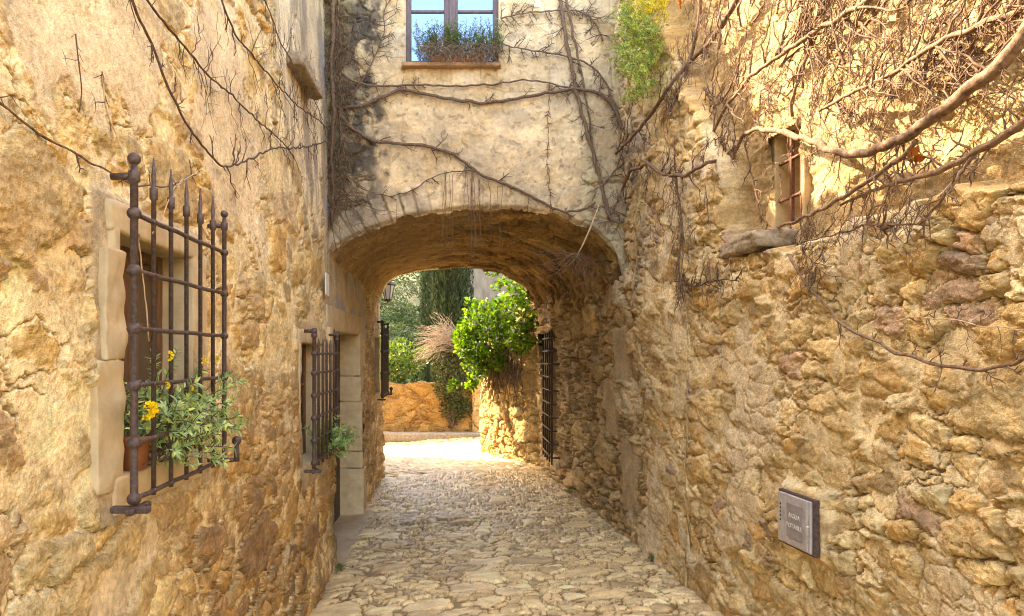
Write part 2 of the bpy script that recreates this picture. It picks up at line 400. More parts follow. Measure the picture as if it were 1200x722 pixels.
# ================================================================== STREET
def build_street():
    py = np.concatenate([np.linspace(1500, 760, 70, endpoint=False), np.linspace(760, 494, 470)])
    Y = F * EYE / (py - CY); Y[Y > 17] = 17
    nx = 620
    xl = np.where(Y < 10.2, -1.62, -1.62 - (Y - 10.2) * 1.6); xr = np.where(Y < 10.6, 2.35, 2.35)
    t = np.linspace(0, 1, nx)
    X = xl[:, None] + (xr - xl)[:, None] * t[None]; YY = np.broadcast_to(Y[:, None], X.shape)
    H, col, k = rubble(X, YY, .135, .085, 11, .019, mort=.004, big=.14, rough=.6, warp=.8, tilt=1.3, p=2.3, pw=.24, iron=.12,
        pal=[(.68, .55, .39), (.62, .49, .34), (.72, .59, .43), (.55, .42, .29), (.64, .50, .34), (.60, .48, .35), (.48, .36, .25)],
        mortc=(.27, .19, .115))
    # larger flat stones down the middle
    H2, col2, k2 = rubble(X, YY, .24, .15, 29, .018, mort=.004, big=.2, rough=.45, warp=.5,
        pal=[(.67, .55, .39), (.62, .49, .35), (.70, .57, .42), (.57, .45, .32)], mortc=(.28, .20, .12), pw=.25, iron=.1)
    cx = .10 + .25 * np.sin(YY * .35 - 1.2)
    m = sst(.17, .13, np.abs(X - cx) + .16 * fbm(X * 4, YY * 4, 4, 3)) * sst(.0, .2, noise(X * .7, YY * .9, 8) + .35)
    # worn slabs at the left foot
    m2 = sst(-.62, -.72, X + .1 * noise(X, YY * 1.5, 3)) * sst(6.3, 5.9, YY)
    m = np.maximum(m, m2)
    H = mix(H, H2, m); col = mix(col, col2, m[..., None])
    # mortared apron in front of the door
    ap = sst(-.98, -1.06, X + .05 * noise(X * 3, YY * 3, 5)) * sst(6.05, 6.2, YY) * sst(8.3, 8.0, YY)
    H = mix(H, .012 + .004 * fbm(X * 8, YY * 8, 5), ap); col = mix(col, np.array((.47, .36, .25)) * (1 + .15 * fbm(X * 5, YY * 5, 6))[..., None], ap[..., None])
    # dirt gathered at the wall feet
    dr = np.clip(sst(.16, .0, XRy(YY) - X), 0, 1) * .6 + .5 * sst(.12, 0, X + 1.09) * (YY < 6.2)
    H = H * (1 - dr * .6); col = mix(col, np.array((.33, .24, .155)), (dr * (.5 + .5 * sst(-.4, .4, fbm(X * 9, YY * 9, 2))))[..., None])
    col = col * (1 + .14 * fbm(X * .9, YY * .9, 77, 3))[..., None] * np.array((1.03, 1., .88))
    Z = ground(X, YY) + H + .022 * fbm(X * 1.3, YY * 1.3, 31, 2)
    V = np.stack([X, YY, Z], -1).reshape(-1, 3)
    o = link('street', mesh_np('street', V, grid_faces(len(Y), nx), col.reshape(-1, 3)), M_COBBLE)
    tag(o, 'pale cobbled lane running through the archway', None, None, 'structure')
build_street()

# terrain: lane surroundings, dropping to a valley, then the wooded hill
def build_terrain():
    gx = np.concatenate([-np.geomspace(400, 6, 40), np.linspace(-5, 5, 21), np.geomspace(6, 400, 40)])
    gy = np.concatenate([np.linspace(-60, 16, 30), np.geomspace(17, 600, 90)])
    X, Y = np.meshgrid(gx, gy)
    Z = -.12 + 0 * X
    Z = Z - 3.5 * sst(18, 40, Y) + 62 * sst(46, 210, Y + .12 * X) + 3.5 * sst(40, 60, Y) + 2.5 * fbm(X * .02, Y * .02, 3) * sst(30, 60, Y)
    V = np.stack([X, Y, Z - .05], -1).reshape(-1, 3)
    c = np.array((.06, .068, .03)) * (1 + .5 * fbm(X * .05, Y * .05, 6))[..., None]
    o = link('terrain', mesh_np('terrain', V, grid_faces(len(gy), len(gx)), c.reshape(-1, 3)), M_PLASTER)
    tag(o, kind='structure')
    return lambda x, y: float(-.17 - 3.5 * sst(18, 40, y) + 62 * sst(46, 210, y + .12 * x) + 3.5 * sst(40, 60, y) + 2.5 * fbm(np.array(x * .02), np.array(y * .02), 3) * sst(30, 60, y))
terr = build_terrain()

# ================================================================== LEFT HOUSE
W1 = (2.33, 2.98, 1.33, 2.175)      # window openings Y0,Y1,z0,z1 in the left wall
W2 = (4.98, 5.74, .92, 1.84)
DOOR = (6.22, 8.0, -.4, 1.985)
W3 = (9.4, 9.95, 1.2, 2.0)
left_house = empty('stone_house', (-1.1, 4, 0), 'ochre rubble stone house with iron window grilles filling the left side of the lane', 'house')
def left_height(Y, z):
    dens = sst(2.6, .4, z + .5 * fbm(Y * .5, z * .5, 2, 2) - .12 * (Y - 3)) # more bare stone towards the foot
    mort = .030 - .015 * dens + .006 * fbm(Y * .9, z * .9, 8, 3)
    H, col, k = rubble(Y, z, .26, .15, 3, .040, mort=mort, big=.34, rough=.9, warp=.5, p=2.7, iron=.25,
        pal=[(.57, .41, .20), (.60, .46, .26), (.54, .41, .24), (.45, .33, .20), (.63, .50, .31), (.55, .36, .155), (.57, .47, .31), (.50, .37, .24)],
        mortc=(.80, .66, .45))
    # finer broken rubble low down past the first window
    H3, col3, k3 = rubble(Y, z, .20, .12, 41, .036, mort=.017 + .006 * fbm(Y, z, 43), big=.25, rough=1.0, warp=.7, p=2.5,
        pal=[(.45, .28, .125), (.36, .225, .115), (.41, .28, .155), (.30, .19, .11), (.50, .36, .20), (.44, .27, .115)], mortc=(.72, .58, .38))
    m = sst(2.4, 3.0, Y + .3 * noise(Y * 2, z * 2, 4)) * sst(1.7, .9, z + .3 * noise(Y, z, 9))
    m = np.maximum(m, sst(7.9, 8.1, Y) * .85)
    H = mix(H, H3, m); col = mix(col, col3, m[..., None])
    # cream render skin with soft patches
    pl = sst(.22, .30, fbm(Y * .8 + 3, z * .6, 21, 6, .6) + .35 * sst(1.6, 3.0, z) - .45 * dens)
    Hp = .034 + .006 * fbm(Y * 4, z * 4, 33, 4)
    H = mix(H, np.maximum(H * .6, Hp), pl * .9)
    pc = np.array((.80, .64, .40)) * (1 + .18 * fbm(Y * 2.4, z * 2.4, 34, 4, .6))[..., None]
    ck = sst(.022, .006, np.abs(fbm(Y * 2.1 + 7, z * 2.6, 57, 5, .6))) + sst(.50, .62, fbm(Y * 13, z * 13, 58, 3))
    ck = np.clip(ck, 0, 1) * sst(-.2, .2, fbm(Y * 1.1, z * 1.1, 59, 2)); edge = 4 * pl * (1 - pl)
    H = H - .007 * ck * pl; pc = mix(pc, pc * .55, (ck * .7)[..., None])
    col = mix(col, pc, (pl * .9)[..., None]); col = mix(col, col * .6, (edge * .6)[..., None])
    # smooth dressed parts: quoin at the top right, lintel panel over the door
    q = sst(5.05, 5.15, Y - .10 * (np.floor(z / .36) % 2)) * sst(6.2, 6.18, Y) * sst(3.95, 4.0, z)
    lt = sst(5.95, 6.05, Y) * sst(9.0, 8.5, Y + .2 * noise(Y * 2, z * 3, 3)) * sst(1.9, 2.0, z)
    j1 = sst(.10, .07, np.abs(Y - (W1[0] + W1[1]) / 2) - (W1[1] - W1[0]) / 2 - .06) * sst(.09, .06, np.abs(z - 1.74) - .48)
    j2 = sst(.10, .06, np.abs(Y - 5.39) - .42) * sst(.12, .08, np.abs(z - 1.38) - .52)
    s = np.clip(q + lt, 0, 1); s = np.maximum(s, np.maximum(j1, j2 * .8))
    H = mix(H, .036 + .0025 * fbm(Y * 6, z * 6, 35, 4) - .007 * (np.abs((z / .36) % 1 - .5) > .485) * q, s)
    cc = np.array((.56, .43, .26)) * (1 + .13 * fbm(Y * 2.5, z * 3, 36, 4, .6))[..., None]
    cc = mix(cc, np.array((.42, .40, .40)), (lt * sst(.1, .35, fbm(Y * 1.6, z * 2.2, 38, 3) + .35 * sst(.55, .2, np.abs(Y - 6.9)) * sst(.3, .1, np.abs(z - 2.3))))[..., None] * .8)
    col = mix(col, cc, s[..., None])
    # dark lichen streaks high up towards the corner
    g = sst(3.5, 5.4, Y) * sst(1.9, 3.1, z) * sst(.0, .5, fbm(Y * 4.5, z * .8, 44, 4, .6) + .12)
    col = mix(col, np.array((.17, .14, .11)), (g * .65)[..., None])
    g2 = sst(5.7, 6.1, Y) * sst(6.35, 6.2, Y) * sst(1.2, .2, z) * sst(-.2, .3, fbm(Y * 6, z * 2, 45, 3))
    col = mix(col, np.array((.13, .14, .06)), (g2 * .6)[..., None])
    # bulge and lean
    H = H + .03 * fbm(Y * .6, z * .6, 50, 2) * (1 - s * .7) + .05 * sst(.25, -.3, z) * sst(6.3, 6.0, Y)
    return H, col
def build_left():
    Y = ycols(1.14, -20, 452, 520, -2.5, YB, 60, 0)
    Y = Y[Y < YB]; Y = np.append(Y, YB)
    Y = snap(Y, [W1[0], W1[1], W2[0], W2[1], DOOR[0], DOOR[1], W3[0], W3[1]])
    Z = rows(Y, -.45, 5.35, 520)
    YY = np.broadcast_to(Y[None], Z.shape)
    H, col = left_height(YY, Z)
    # rounded outer corner at the rear end
    X = XLz(Z) + H - .06 - .10 * sst(YB - .12, YB, YY) ** 2
    yc = (YY[:-1, :-1] + YY[1:, 1:]) / 2; zc = (Z[:-1, :-1] + Z[1:, 1:]) / 2
    keep = np.ones(yc.shape, bool)
    for a, b, c, d in (W1, W2, DOOR, W3): keep &= ~((yc > a) & (yc < b) & (zc > c) & (zc < d))
    V = np.stack([X, YY, Z], -1).reshape(-1, 3)
    link('wall', mesh_np('wall', V, grid_faces(*Z.shape, keep=keep), col.reshape(-1, 3)), M_STONE, left_house)
    # body behind the face: keeps the sun out and closes the openings
    b = MB()
    b.box(-6, -1.75, -2.5, YB, -.5, 5.30); b.box(-1.75, -1.2, -2.5, YB, 5.0, 5.30)
    b.box(-6, -1.2, -2.7, -2.5, -.5, 5.3)
    b.box(-7, -1.95, YB, 12.7, -.5, 5.3)  # unseen rear wing, added and sized to cast the yard's shadow edge
    b.build('house_body', M_ROOM, left_house)
    e = MB()      # eaves with roof tiles
    for i in range(80):
        y = -2.5 + i * .2
        x1 = -.98 if y < YB else -1.78
        if y > 12.6: break
        e.tube([(x1, y, 5.36), (-4.0, y, 6.1)], .085, 8)
    e.build('roof', M_TERRA, left_house, True)
    def opening(name, Wd, depth, sillz=None, mat=M_ASHLAR):
        y0, y1, z0, z1 = Wd; xf = XLz((z0 + z1) / 2) - .01; t = .16
        xb = xf - depth
        rough_block(name, xb, xf - .01, y1 - .004, y1 + t, z0 - .05, z1 + .02, mat, left_house, seed=int(y1 * 7), amp=.008)
        rough_block(name, xb, xf - .01, y0 - .05, y0 + .004, z0 - .05, z1 + .02, mat, left_house, seed=int(y0 * 9), amp=.008)
        rough_block('lintel', xb, xf - .008, y0 - .06, y1 + .08, z1 - .006, z1 + .10, mat, left_house, seed=int(y0 * 5), amp=.006)
        rough_block('window_sill' if z0 > .2 else 'threshold', xb, xf + .006, y0 - .06, y1 + .04, z0 - .12, z0 + .008, mat, left_house, seed=int(y0 * 3), amp=.006)
    opening('jamb', W1, .34); opening('jamb', W2, .30); opening('jamb', W3, .3)
    # proud jamb stones of the first window
    xf = XLz(1.7)
    rough_block('jamb_stone', xf - .16, xf - .008, 2.215, 2.345, 1.735, 2.10, M_ASHLAR, left_house, amp=.008, seed=1, bev=.006)
    rough_block('jamb_stone', xf - .16, xf - .012, 2.17, 2.345, 1.30, 1.731, M_ASHLAR, left_house, amp=.008, seed=2, bev=.006)
    # door: reveal blocks, leaf, lintel
    for (a, b_, s_) in ((-.3, .42, 1), (.424, .62, 2), (.624, 1.2, 3), (1.204, 1.50, 4), (1.504, 2.0, 5)):
        rough_block('door_jamb', XLz(.8) - .36, XLz((a + b_) / 2) - .012, 7.99, 8.25, a, b_, M_ASHLAR, left_house, amp=.007, seed=s_ + 20, bev=.014)
    rough_block('door_jamb', XLz(.8) - .36, XLz(1.) - .02, 6.05, 6.225, -.3, 2.0, M_ASHLAR, left_house, amp=.006, seed=31)
    rough_block('lintel', XLz(2) - .36, XLz(2) - .022, 6.05, 8.3, 1.98, 2.2, M_ASHLAR, left_house, amp=.005, seed=33)
    dr = empty('door', (-1.4, 7.1, -.15), None, None); dr.parent = left_house; dr.matrix_parent_inverse = Matrix.Translation(-left_house.location)
    d = MB()
    for i in range(12): d.box(-1.43, -1.385, 6.226 + i * .148, 6.226 + i * .148 + .142, -.16, 1.975, .006)
    dd = d.build('door_leaf', M_DOOR); dd.parent = dr; dd.matrix_parent_inverse = Matrix.Translation(-dr.location)
    h = MB(); h.ball((-1.365, 7.75, .85), .03); h.tube([(-1.39, 7.75, .85), (-1.36, 7.75, .85)], .01)
    hh = h.build('door_handle', M_IRON2, None, True); hh.parent = dr; hh.matrix_parent_inverse = Matrix.Translation(-dr.location)
    # window frames and panes, set deep
    for (y0, y1, z0, z1), nm in ((W1, 0), (W2, 1), (W3, 2)):
        xg = XLz((z0 + z1) / 2) - .155
        m = MB(); t = .045
        m.box(xg - .04, xg, y0, y0 + t, z0, z1, .004); m.box(xg - .04, xg, y1 - t, y1, z0, z1, .004)
        m.box(xg - .04, xg, y0 + t, y1 - t, z1 - t, z1, .004); m.box(xg - .04, xg, y0 + t, y1 - t, z0, z0 + t, .004)
        ym = (y0 + y1) / 2
        m.box(xg - .036, xg + .006, ym - .03, ym + .03, z0 + t, z1 - t, .004)
        m.box(xg - .03, xg - .004, y0 + t, ym - .03, z0 + (z1 - z0) * .62, z0 + (z1 - z0) * .62 + .025, .003)
        m.box(xg - .03, xg - .004, ym + .03, y1 - t, z0 + (z1 - z0) * .62, z0 + (z1 - z0) * .62 + .025, .003)
        fr = m.build('window_frame', M_WOOD, left_house)
        g = MB(); g.box(xg - .026, xg - .018, y0 + t, y1 - t, z0 + t, z1 - t)
        g.build('window_pane', M_GLASS2, fr)
    # slanting stone corbel near the top corner
    rough_block('corbel_stone', XLz(3.8) - .1, XLz(3.8) + .085, 4.85, 5.55, 3.82, 3.92, M_GREYSTONE, left_house, amp=.015, seed=91, bev=.02)
build_left()
# small white number plate
t_ = MB(); t_.box(XLz(2.4) + .000, XLz(2.4) + .012, 5.88, 6.02, 2.27, 2.46, .004)
tag(t_.build('wall_plate', M_WHITE, None), 'small blank white plate on the left wall just before the arch', 'plate')

# ================================================================== RIGHT WALL
RW = (3.78, 4.10, 2.50, 3.05)      # the small barred window in the set-back upper wall
RG = (9.12, 10.08, .30, 2.06)      # tall grille opening inside the passage
right_wall = empty('stone_wall', (1.8, 5, 0), 'tall golden rubble wall along the right side, set back above a rough ledge', 'wall')
SETB = .17
def right_base(Y, z):
    return XRy(Y) - .03 * z
def setback(Y, z):
    led = 2.34 + .045 * noise(Y * 1.7, Y * 0 + 3.3, 5) + .03 * noise(Y * 6, Y * 0 + 1.3, 6) + .02 * noise(Y * 15, z * 15, 6)
    yb = 4.40 + .75 * np.clip(z - 3.0, 0, 4) ** 1.0 * .9 + .06 * noise(z * 3, z * 0 + 2.1, 7)
    return sst(0, .035, z - led) * sst(.05, -.02, Y - yb)
def right_height(Y, z):
    H, col, k = rubble(Y, z, .20, .115, 101, .044, mort=.023 + .008 * fbm(Y * .8, z * .8, 3, 3), big=.13, rough=1.1, warp=.5, tilt=1.1, p=2.6,
        pal=[(.56, .40, .22), (.60, .45, .26), (.52, .37, .20), (.48, .35, .21), (.62, .50, .32), (.55, .37, .18), (.40, .28, .215), (.58, .44, .26)],
        mortc=(.68, .55, .38))
    # rounder, bare stones in the passage, colours darkened to carry its shade
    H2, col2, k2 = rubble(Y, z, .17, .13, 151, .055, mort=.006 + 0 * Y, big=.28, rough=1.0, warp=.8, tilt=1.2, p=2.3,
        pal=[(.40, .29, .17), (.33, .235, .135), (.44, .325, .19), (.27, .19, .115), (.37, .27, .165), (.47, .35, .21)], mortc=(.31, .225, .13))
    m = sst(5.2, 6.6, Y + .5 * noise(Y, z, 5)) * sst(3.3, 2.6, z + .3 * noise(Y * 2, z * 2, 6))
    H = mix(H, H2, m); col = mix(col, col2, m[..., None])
    # bare golden render on the upper wall: eroded, pitted, colour lowered where sun would clip
    s = setback(Y, z)
    He = .035 + .028 * fbm(Y * 3.2, z * 3.6, 61, 6, .58) + .006 * fbm(Y * 26, z * 26, 62, 3)
    ce = np.array((.41, .275, .125)) * (1 + .35 * fbm(Y * 3, z * 3, 63, 5, .6))[..., None]
    f = s * .8
    H = mix(H, He, f); col = mix(col, ce, f[..., None])
    # pale render pieces on the plain wall between passage and ledge
    pl = sst(.28, .36, fbm(Y * 1.3, z * 1.1, 71, 6, .6) + .25 * sst(1.8, 3.2, z) - .1) * (1 - s) * sst(7, 6, Y) * sst(3.5, 3.0, z + .3 * noise(Y * 2, z * 2, 78))
    H = mix(H, .042 + .008 * fbm(Y * 5, z * 5, 72, 4), pl * .7)
    col = mix(col, np.array((.69, .54, .33)) * (1 + .15 * fbm(Y * 4, z * 4, 73, 4, .6))[..., None], (pl * .8)[..., None])
    # grey weathering near the corner with the archway house
    g = sst(5.0, 6.0, Y) * sst(6.6, 6.2, Y) * sst(1.6, 3.0, z) * sst(-.3, .4, fbm(Y * 3.5, z * 1.2, 74, 4, .6))
    col = mix(col, np.array((.33, .28, .225)), (g * .6)[..., None])
    # large dressed blocks by the passage mouth
    for (a, b, c, d) in ((6.15, 6.5, .30, .95), (6.55, 6.95, .95, 1.5), (6.2, 6.6, 1.52, 2.0)):
        dm = sst(.02, -.015, np.maximum(np.abs(Y - (a + b) / 2) - (b - a) / 2, np.abs(z - (c + d) / 2) - (d - c) / 2))
        H = mix(H, .052 + .003 * fbm(Y * 7, z * 7, 75, 4), dm); col = mix(col, np.array((.42, .30, .16)) * (1 + .15 * fbm(Y * 5, z * 5, 76, 4))[..., None], dm[..., None])
    H = H + .045 * fbm(Y * .8, z * .8, 80, 3) + .05 * sst(.35, -.1, z) - SETB * s
    mm = sst(.05, .0, np.maximum(np.abs(Y - 3.54) - .17, np.abs(z - .89) - .15))
    H = mix(H, .088, mm * .9)
    return H, col
def build_right():
    Y = ycols(1.7, 1230, 660, 560, -2.5, YB, 60, 60)
    Y = snap(Y, [RW[0], RW[1], RG[0], RG[1]])
    Z = rows(Y, -.3, 5.1, 540)
    YY = np.broadcast_to(Y[None], Z.shape)
    H, col = right_height(YY, Z)
    X = right_base(YY, Z) - H + .05
    yc = (YY[:-1, :-1] + YY[1:, 1:]) / 2; zc = (Z[:-1, :-1] + Z[1:, 1:]) / 2
    keep = np.ones(yc.shape, bool)
    for a, b, c, d in (RW, RG): keep &= ~((yc > a) & (yc < b) & (zc > c) & (zc < d))
    V = np.stack([X, YY, Z], -1).reshape(-1, 3)
    link('wall_face', mesh_np('wall_face', V, grid_faces(*Z.shape, keep=keep, flip=True), col.reshape(-1, 3)), M_STONE, right_wall)
    b = MB(); b.box(2.6, 3.6, -2.5, YB, -.5, 5.08); b.box(1.55, 2.6, 3, YB, 4.9, 5.09); b.box(2.0, 2.6, -2.5, 3, 4.9, 5.09)
    b.build('wall_core', M_ROOM, right_wall)
    # small window: reveals
    y0, y1, z0, z1 = RW; xf = float(right_base(3.95, 2.75)) + SETB + .015
    for nm, a in (('jamb', (xf, xf + .35, y1 - .004, y1 + .13, z0 - .1, z1 + .1)), ('jamb', (xf, xf + .35, y0 - .03, y0 + .004, z0 - .1, z1 + .1)),
                  ('lintel', (xf, xf + .35, y0 - .1, y1 + .1, z1 - .004, z1 + .13))):
        rough_block(nm, *a, M_GOLD, right_wall, amp=.004, seed=int(a[2] * 11))
    # slate grey sill slab
    rough_block('window_sill', xf - .20, xf + .3, y0 + .10, y1 + .36, z0 - .13, z0 - .03, M_GREYSTONE, right_wall, amp=.018, seed=77, bev=.02)
    w_ = MB(); w_.box(xf + .30, xf + .34, y0, y1, z0 - .1, z1); w_.build('dark_backing', M_DOOR, right_wall)  # dark sheet stands in for the unlit interior behind the bars
    # grille opening in the passage
    y0, y1, z0, z1 = RG; xf = float(right_base(9.4, 1.2)) + .03
    for nm, a in (('jamb', (xf, xf + .4, y1 - .004, y1 + .2, z0 - .1, z1 + .1)), ('jamb', (xf + .04, xf + .4, y0 - .1, y0 + .004, z0 - .1, z1 + .1)),
                  ('lintel', (xf + .03, xf + .4, y0 - .15, y1 + .15, z1 - .004, z1 + .2)), ('window_sill', (xf - .02, xf + .4, y0 - .03, y1 + .03, z0 - .12, z0 + .01))):
        rough_block(nm, *a, M_GOLD, right_wall, amp=.01, seed=int(a[2] * 13))
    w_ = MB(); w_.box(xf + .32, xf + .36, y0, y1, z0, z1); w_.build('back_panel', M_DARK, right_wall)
build_right()

# ================================================================== ARCHWAY HOUSE
arch_house = empty('archway_house', (.2, YF, 0), 'plastered house bridging the lane on a low rubble vault, window above', 'house')
FW = (-.488, .374, 4.43, 5.52)       # window opening X0,X1,z0,z1
def build_arch():
    nx, nz = 520, 460
    X1 = np.linspace(-1.30, 1.66, nx); X1 = snap(X1, [FW[0], FW[1]])
    zb = arch_front(X1) + .03 * noise(X1 * 5, X1 * 0 + 2, 3) + .02 * noise(X1 * 14, X1 * 0, 4) + .010 * noise(X1 * 40, X1 * 0, 9)
    T = np.linspace(0, 1, nz)
    Z = zb[None] + (5.85 - zb)[None] * T[:, None]
    XX = np.broadcast_to(X1[None], Z.shape)
    # snap nothing: opening is cut by face centre, frame covers the seam
    ctr = (.12, 1.2)
    ang = np.arctan2(XX - ctr[0], Z - ctr[1]); dist = Z - arch_front(XX)
    col = np.array((.71, .53, .315)) * (1 + .24 * fbm(XX * 2, Z * 2, 200, 6, .65) + .06 * fbm(XX * 9, Z * 9, 210, 4))[..., None]
    H = .010 * fbm(XX * 2.2, Z * 2.2, 201, 5) - .006 * sst(.3, .5, fbm(XX * 5, Z * 5, 204, 4)) + .0025 * fbm(XX * 16, Z * 16, 202, 4)
    # faint ashlar below the render in the upper part
    b, e, i, j, du, dv = vor(XX / .62, Z / .30, 205, jit=.25, wt=.05, p=5)
    as_ = sst(3.9, 4.2, Z + .2 * noise(XX * 2, Z * 2, 9))
    H = H - .006 * sst(.05, 0, e) * as_
    r = h2(i, j, 206)
    tone = np.array([(.52, .37, .20), (.60, .47, .31), (.62, .50, .35), (.57, .43, .27)])[np.clip((r * 4).astype(int), 0, 3)]
    col = mix(col, tone, (as_ * .5 * sst(-.3, .3, fbm(XX * 3, Z * 3, 207, 3)))[..., None]); col = mix(col, col * .72, (sst(.045, 0, e) * as_ * .6)[..., None])
    # ochre stains
    st = sst(.25, .6, fbm(XX * 2.6, Z * 3.4, 215, 4, .6)); col = mix(col, np.array((.48, .31, .13)), (st * .45)[..., None])
    # exposed rubble in the darker left strip
    Hr, cr, kr = rubble(XX, Z, .22, .12, 220, .032, mort=.010 + 0 * XX, big=.3, rough=1.0, warp=.6,
        pal=[(.30, .26, .21), (.22, .20, .17), (.38, .33, .26), (.17, .15, .125), (.45, .36, .26)], mortc=(.17, .15, .12))
    lf = .75 * sst(3.75, 3.1, Z + .3 * fbm(XX * 3, Z * 3, 226)) * sst(1.08, 1.3, XX + .12 * fbm(XX * 4, Z * 4, 227, 3)) + .75 * sst(-.70, -.88, XX + .10 * fbm(XX * 4, Z * 2.5, 221, 3)) * sst(5.6, 5.0, Z * 1.0)
    H = mix(H, Hr - .03, lf); col = mix(col, cr, lf[..., None])
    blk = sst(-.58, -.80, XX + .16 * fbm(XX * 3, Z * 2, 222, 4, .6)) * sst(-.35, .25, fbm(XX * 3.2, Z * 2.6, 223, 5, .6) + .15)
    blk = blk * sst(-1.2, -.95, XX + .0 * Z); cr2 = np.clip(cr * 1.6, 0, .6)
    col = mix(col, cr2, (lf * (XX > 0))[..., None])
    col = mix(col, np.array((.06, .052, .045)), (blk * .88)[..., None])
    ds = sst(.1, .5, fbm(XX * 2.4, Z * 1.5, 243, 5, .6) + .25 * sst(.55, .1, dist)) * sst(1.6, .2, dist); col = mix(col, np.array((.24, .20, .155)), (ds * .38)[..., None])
    g2 = sst(-.95, -1.12, XX + .05 * fbm(XX * 6, Z * 4, 229)) ; col = mix(col, np.array((.10, .11, .055)), (g2 * .5)[..., None])
    # voussoirs
    na = 34.; vi = np.floor(ang * na / 2.2 + .35 * noise(ang * 8, ang * 0, 230)); vf = (ang * na / 2.2 + .35 * noise(ang * 8, ang * 0, 230)) - vi
    lenv = .22 + .13 * h2(vi, vi * 0, 231)
    jo = sst(.0, .16, np.minimum(vf, 1 - vf) + .02 * noise(XX * 20, Z * 20, 4)) 
    inn = sst(lenv, lenv - .04, dist + .02 * noise(XX * 12, Z * 12, 6))
    expo = sst(.15, -.55, XX + .35 * fbm(XX * 3, Z * 3, 233, 3)) * .85 + .10 + .25 * sst(.3, .6, fbm(XX * 4, Z * 4, 239))
    Hv = .028 * jo * (.4 + .9 * h2(vi, vi * 0, 232)) + .006 * fbm(XX * 12, Z * 12, 234, 4)
    cv = np.array([(.55, .42, .27), (.46, .36, .25), (.60, .47, .31), (.42, .34, .25)])[np.clip((h2(vi, vi * 0, 235) * 4).astype(int), 0, 3)] * (1 + .25 * fbm(XX * 8, Z * 8, 236, 4))[..., None]
    cv = mix(np.array((.25, .20, .145)) * np.ones_like(cv), cv, jo[..., None])
    cv = mix(cv, cv * .45, (blk * .5)[..., None])
    f = np.clip(inn * expo * .85, 0, 1)
    H = mix(H, Hv, f); col = mix(col, cv, (f * .9)[..., None])
    # duller brown tint towards the right corner
    g = sst(1.05, 1.45, XX + .15 * fbm(XX * 3, Z * 2, 240, 3)); col = mix(col, np.array((.36, .27, .165)), (g * .6)[..., None])
    # run-off marks under the sill
    ck = np.clip(sst(.018, .004, np.abs(fbm(XX * 1.5 + 3, Z * 1.8, 251, 6, .6))) * sst(0, .2, fbm(XX, Z, 252, 2)) + sst(.5, .62, fbm(XX * 11, Z * 11, 253, 3)), 0, 1)
    H = H - .005 * ck; col = mix(col, col * .5, (ck * .6)[..., None])
    wr = sst(.12, .5, fbm(XX * 1.1, Z * 2.6, 254, 6, .62)); col = mix(col, np.array((.42, .33, .225)), (wr * .5)[..., None])
    ro = sst(.45, .1, np.abs(XX + .1)) * sst(4.45, 4.4, Z) * sst(4.0, 4.35, Z) * sst(0, .5, fbm(XX * 14, Z * 1.5, 241, 3) + .1); col = mix(col, np.array((.46, .33, .18)), (ro * .5)[..., None])
    H = H + .015 * fbm(XX * 1.2, Z * 1.2, 242, 2)
    Yv = YF - H + .05 * (1 - sst(0, .05, dist)) ** 2
    xc = (XX[:-1, :-1] + XX[1:, 1:]) / 2; zc = (Z[:-1, :-1] + Z[1:, 1:]) / 2
    keep = ~((xc > FW[0]) & (xc < FW[1]) & (zc > FW[2]) & (zc < FW[3]))
    V = np.stack([XX, Yv, Z], -1).reshape(-1, 3)
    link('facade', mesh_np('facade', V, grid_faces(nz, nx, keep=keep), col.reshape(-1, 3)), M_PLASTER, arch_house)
    # vault
    nu, nv = 520, 300
    t = np.linspace(0, 1, nu); tt = np.linspace(0, 1, 200)
    v = 1 - (1 - np.linspace(0, 1, nv)) ** 1.5
    cf = np.stack([np.interp(t, tt, AF[:, k]) for k in range(2)], 1); cb = np.stack([np.interp(t, tt, AB[:, k]) for k in range(2)], 1)
    P = cf[None] * (1 - v)[:, None, None] + cb[None] * v[:, None, None]
    Yv = YF + .04 + (YB - YF - .04) * v[:, None] * np.ones(nu)[None]
    s_ = np.concatenate([[0], np.cumsum(np.linalg.norm(np.diff(cf, axis=0), axis=1))])[None] * np.ones(nv)[:, None]
    H, col, k = rubble(s_, Yv, .30, .16, 260, .045, mort=.012 + 0 * s_, big=.2, rough=1.2, warp=1.1,
        pal=[(.33, .21, .10), (.38, .25, .12), (.27, .17, .08), (.40, .28, .145), (.20, .13, .07)], mortc=(.37, .25, .135))
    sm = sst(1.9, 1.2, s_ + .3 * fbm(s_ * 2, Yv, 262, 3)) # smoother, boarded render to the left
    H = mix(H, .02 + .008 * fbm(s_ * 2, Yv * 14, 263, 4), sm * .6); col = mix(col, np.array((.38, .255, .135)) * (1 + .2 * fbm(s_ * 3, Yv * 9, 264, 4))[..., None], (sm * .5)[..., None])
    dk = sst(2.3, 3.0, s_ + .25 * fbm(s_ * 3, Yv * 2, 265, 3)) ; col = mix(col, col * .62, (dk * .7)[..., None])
    Tn = np.gradient(P, axis=1); Tn /= np.linalg.norm(Tn, axis=2)[..., None] + 1e-9
    Nn = np.stack([Tn[..., 1], -Tn[..., 0]], -1)  # points down / inward
    H = H * sst(0, .05, v)[:, None] + .02 * fbm(s_ * 1.5, Yv * 1.2, 266, 3)
    P = P + Nn * H[..., None]
    P[0, :, 1] = np.interp(P[0, :, 0], X1, zb)
    V = np.stack([P[..., 0], Yv, P[..., 1]], -1).reshape(-1, 3)
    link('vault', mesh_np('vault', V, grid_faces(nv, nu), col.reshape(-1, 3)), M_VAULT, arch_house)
    # body, rear wall, roof
    b = MB()
    b.box(-1.3, 1.7, YF + .45, YB, 3.3, 4.2); b.box(-1.3, 1.7, YF + .2, YB, 5.6, 5.85)
    b.build('house_body', M_ROOM, arch_house)
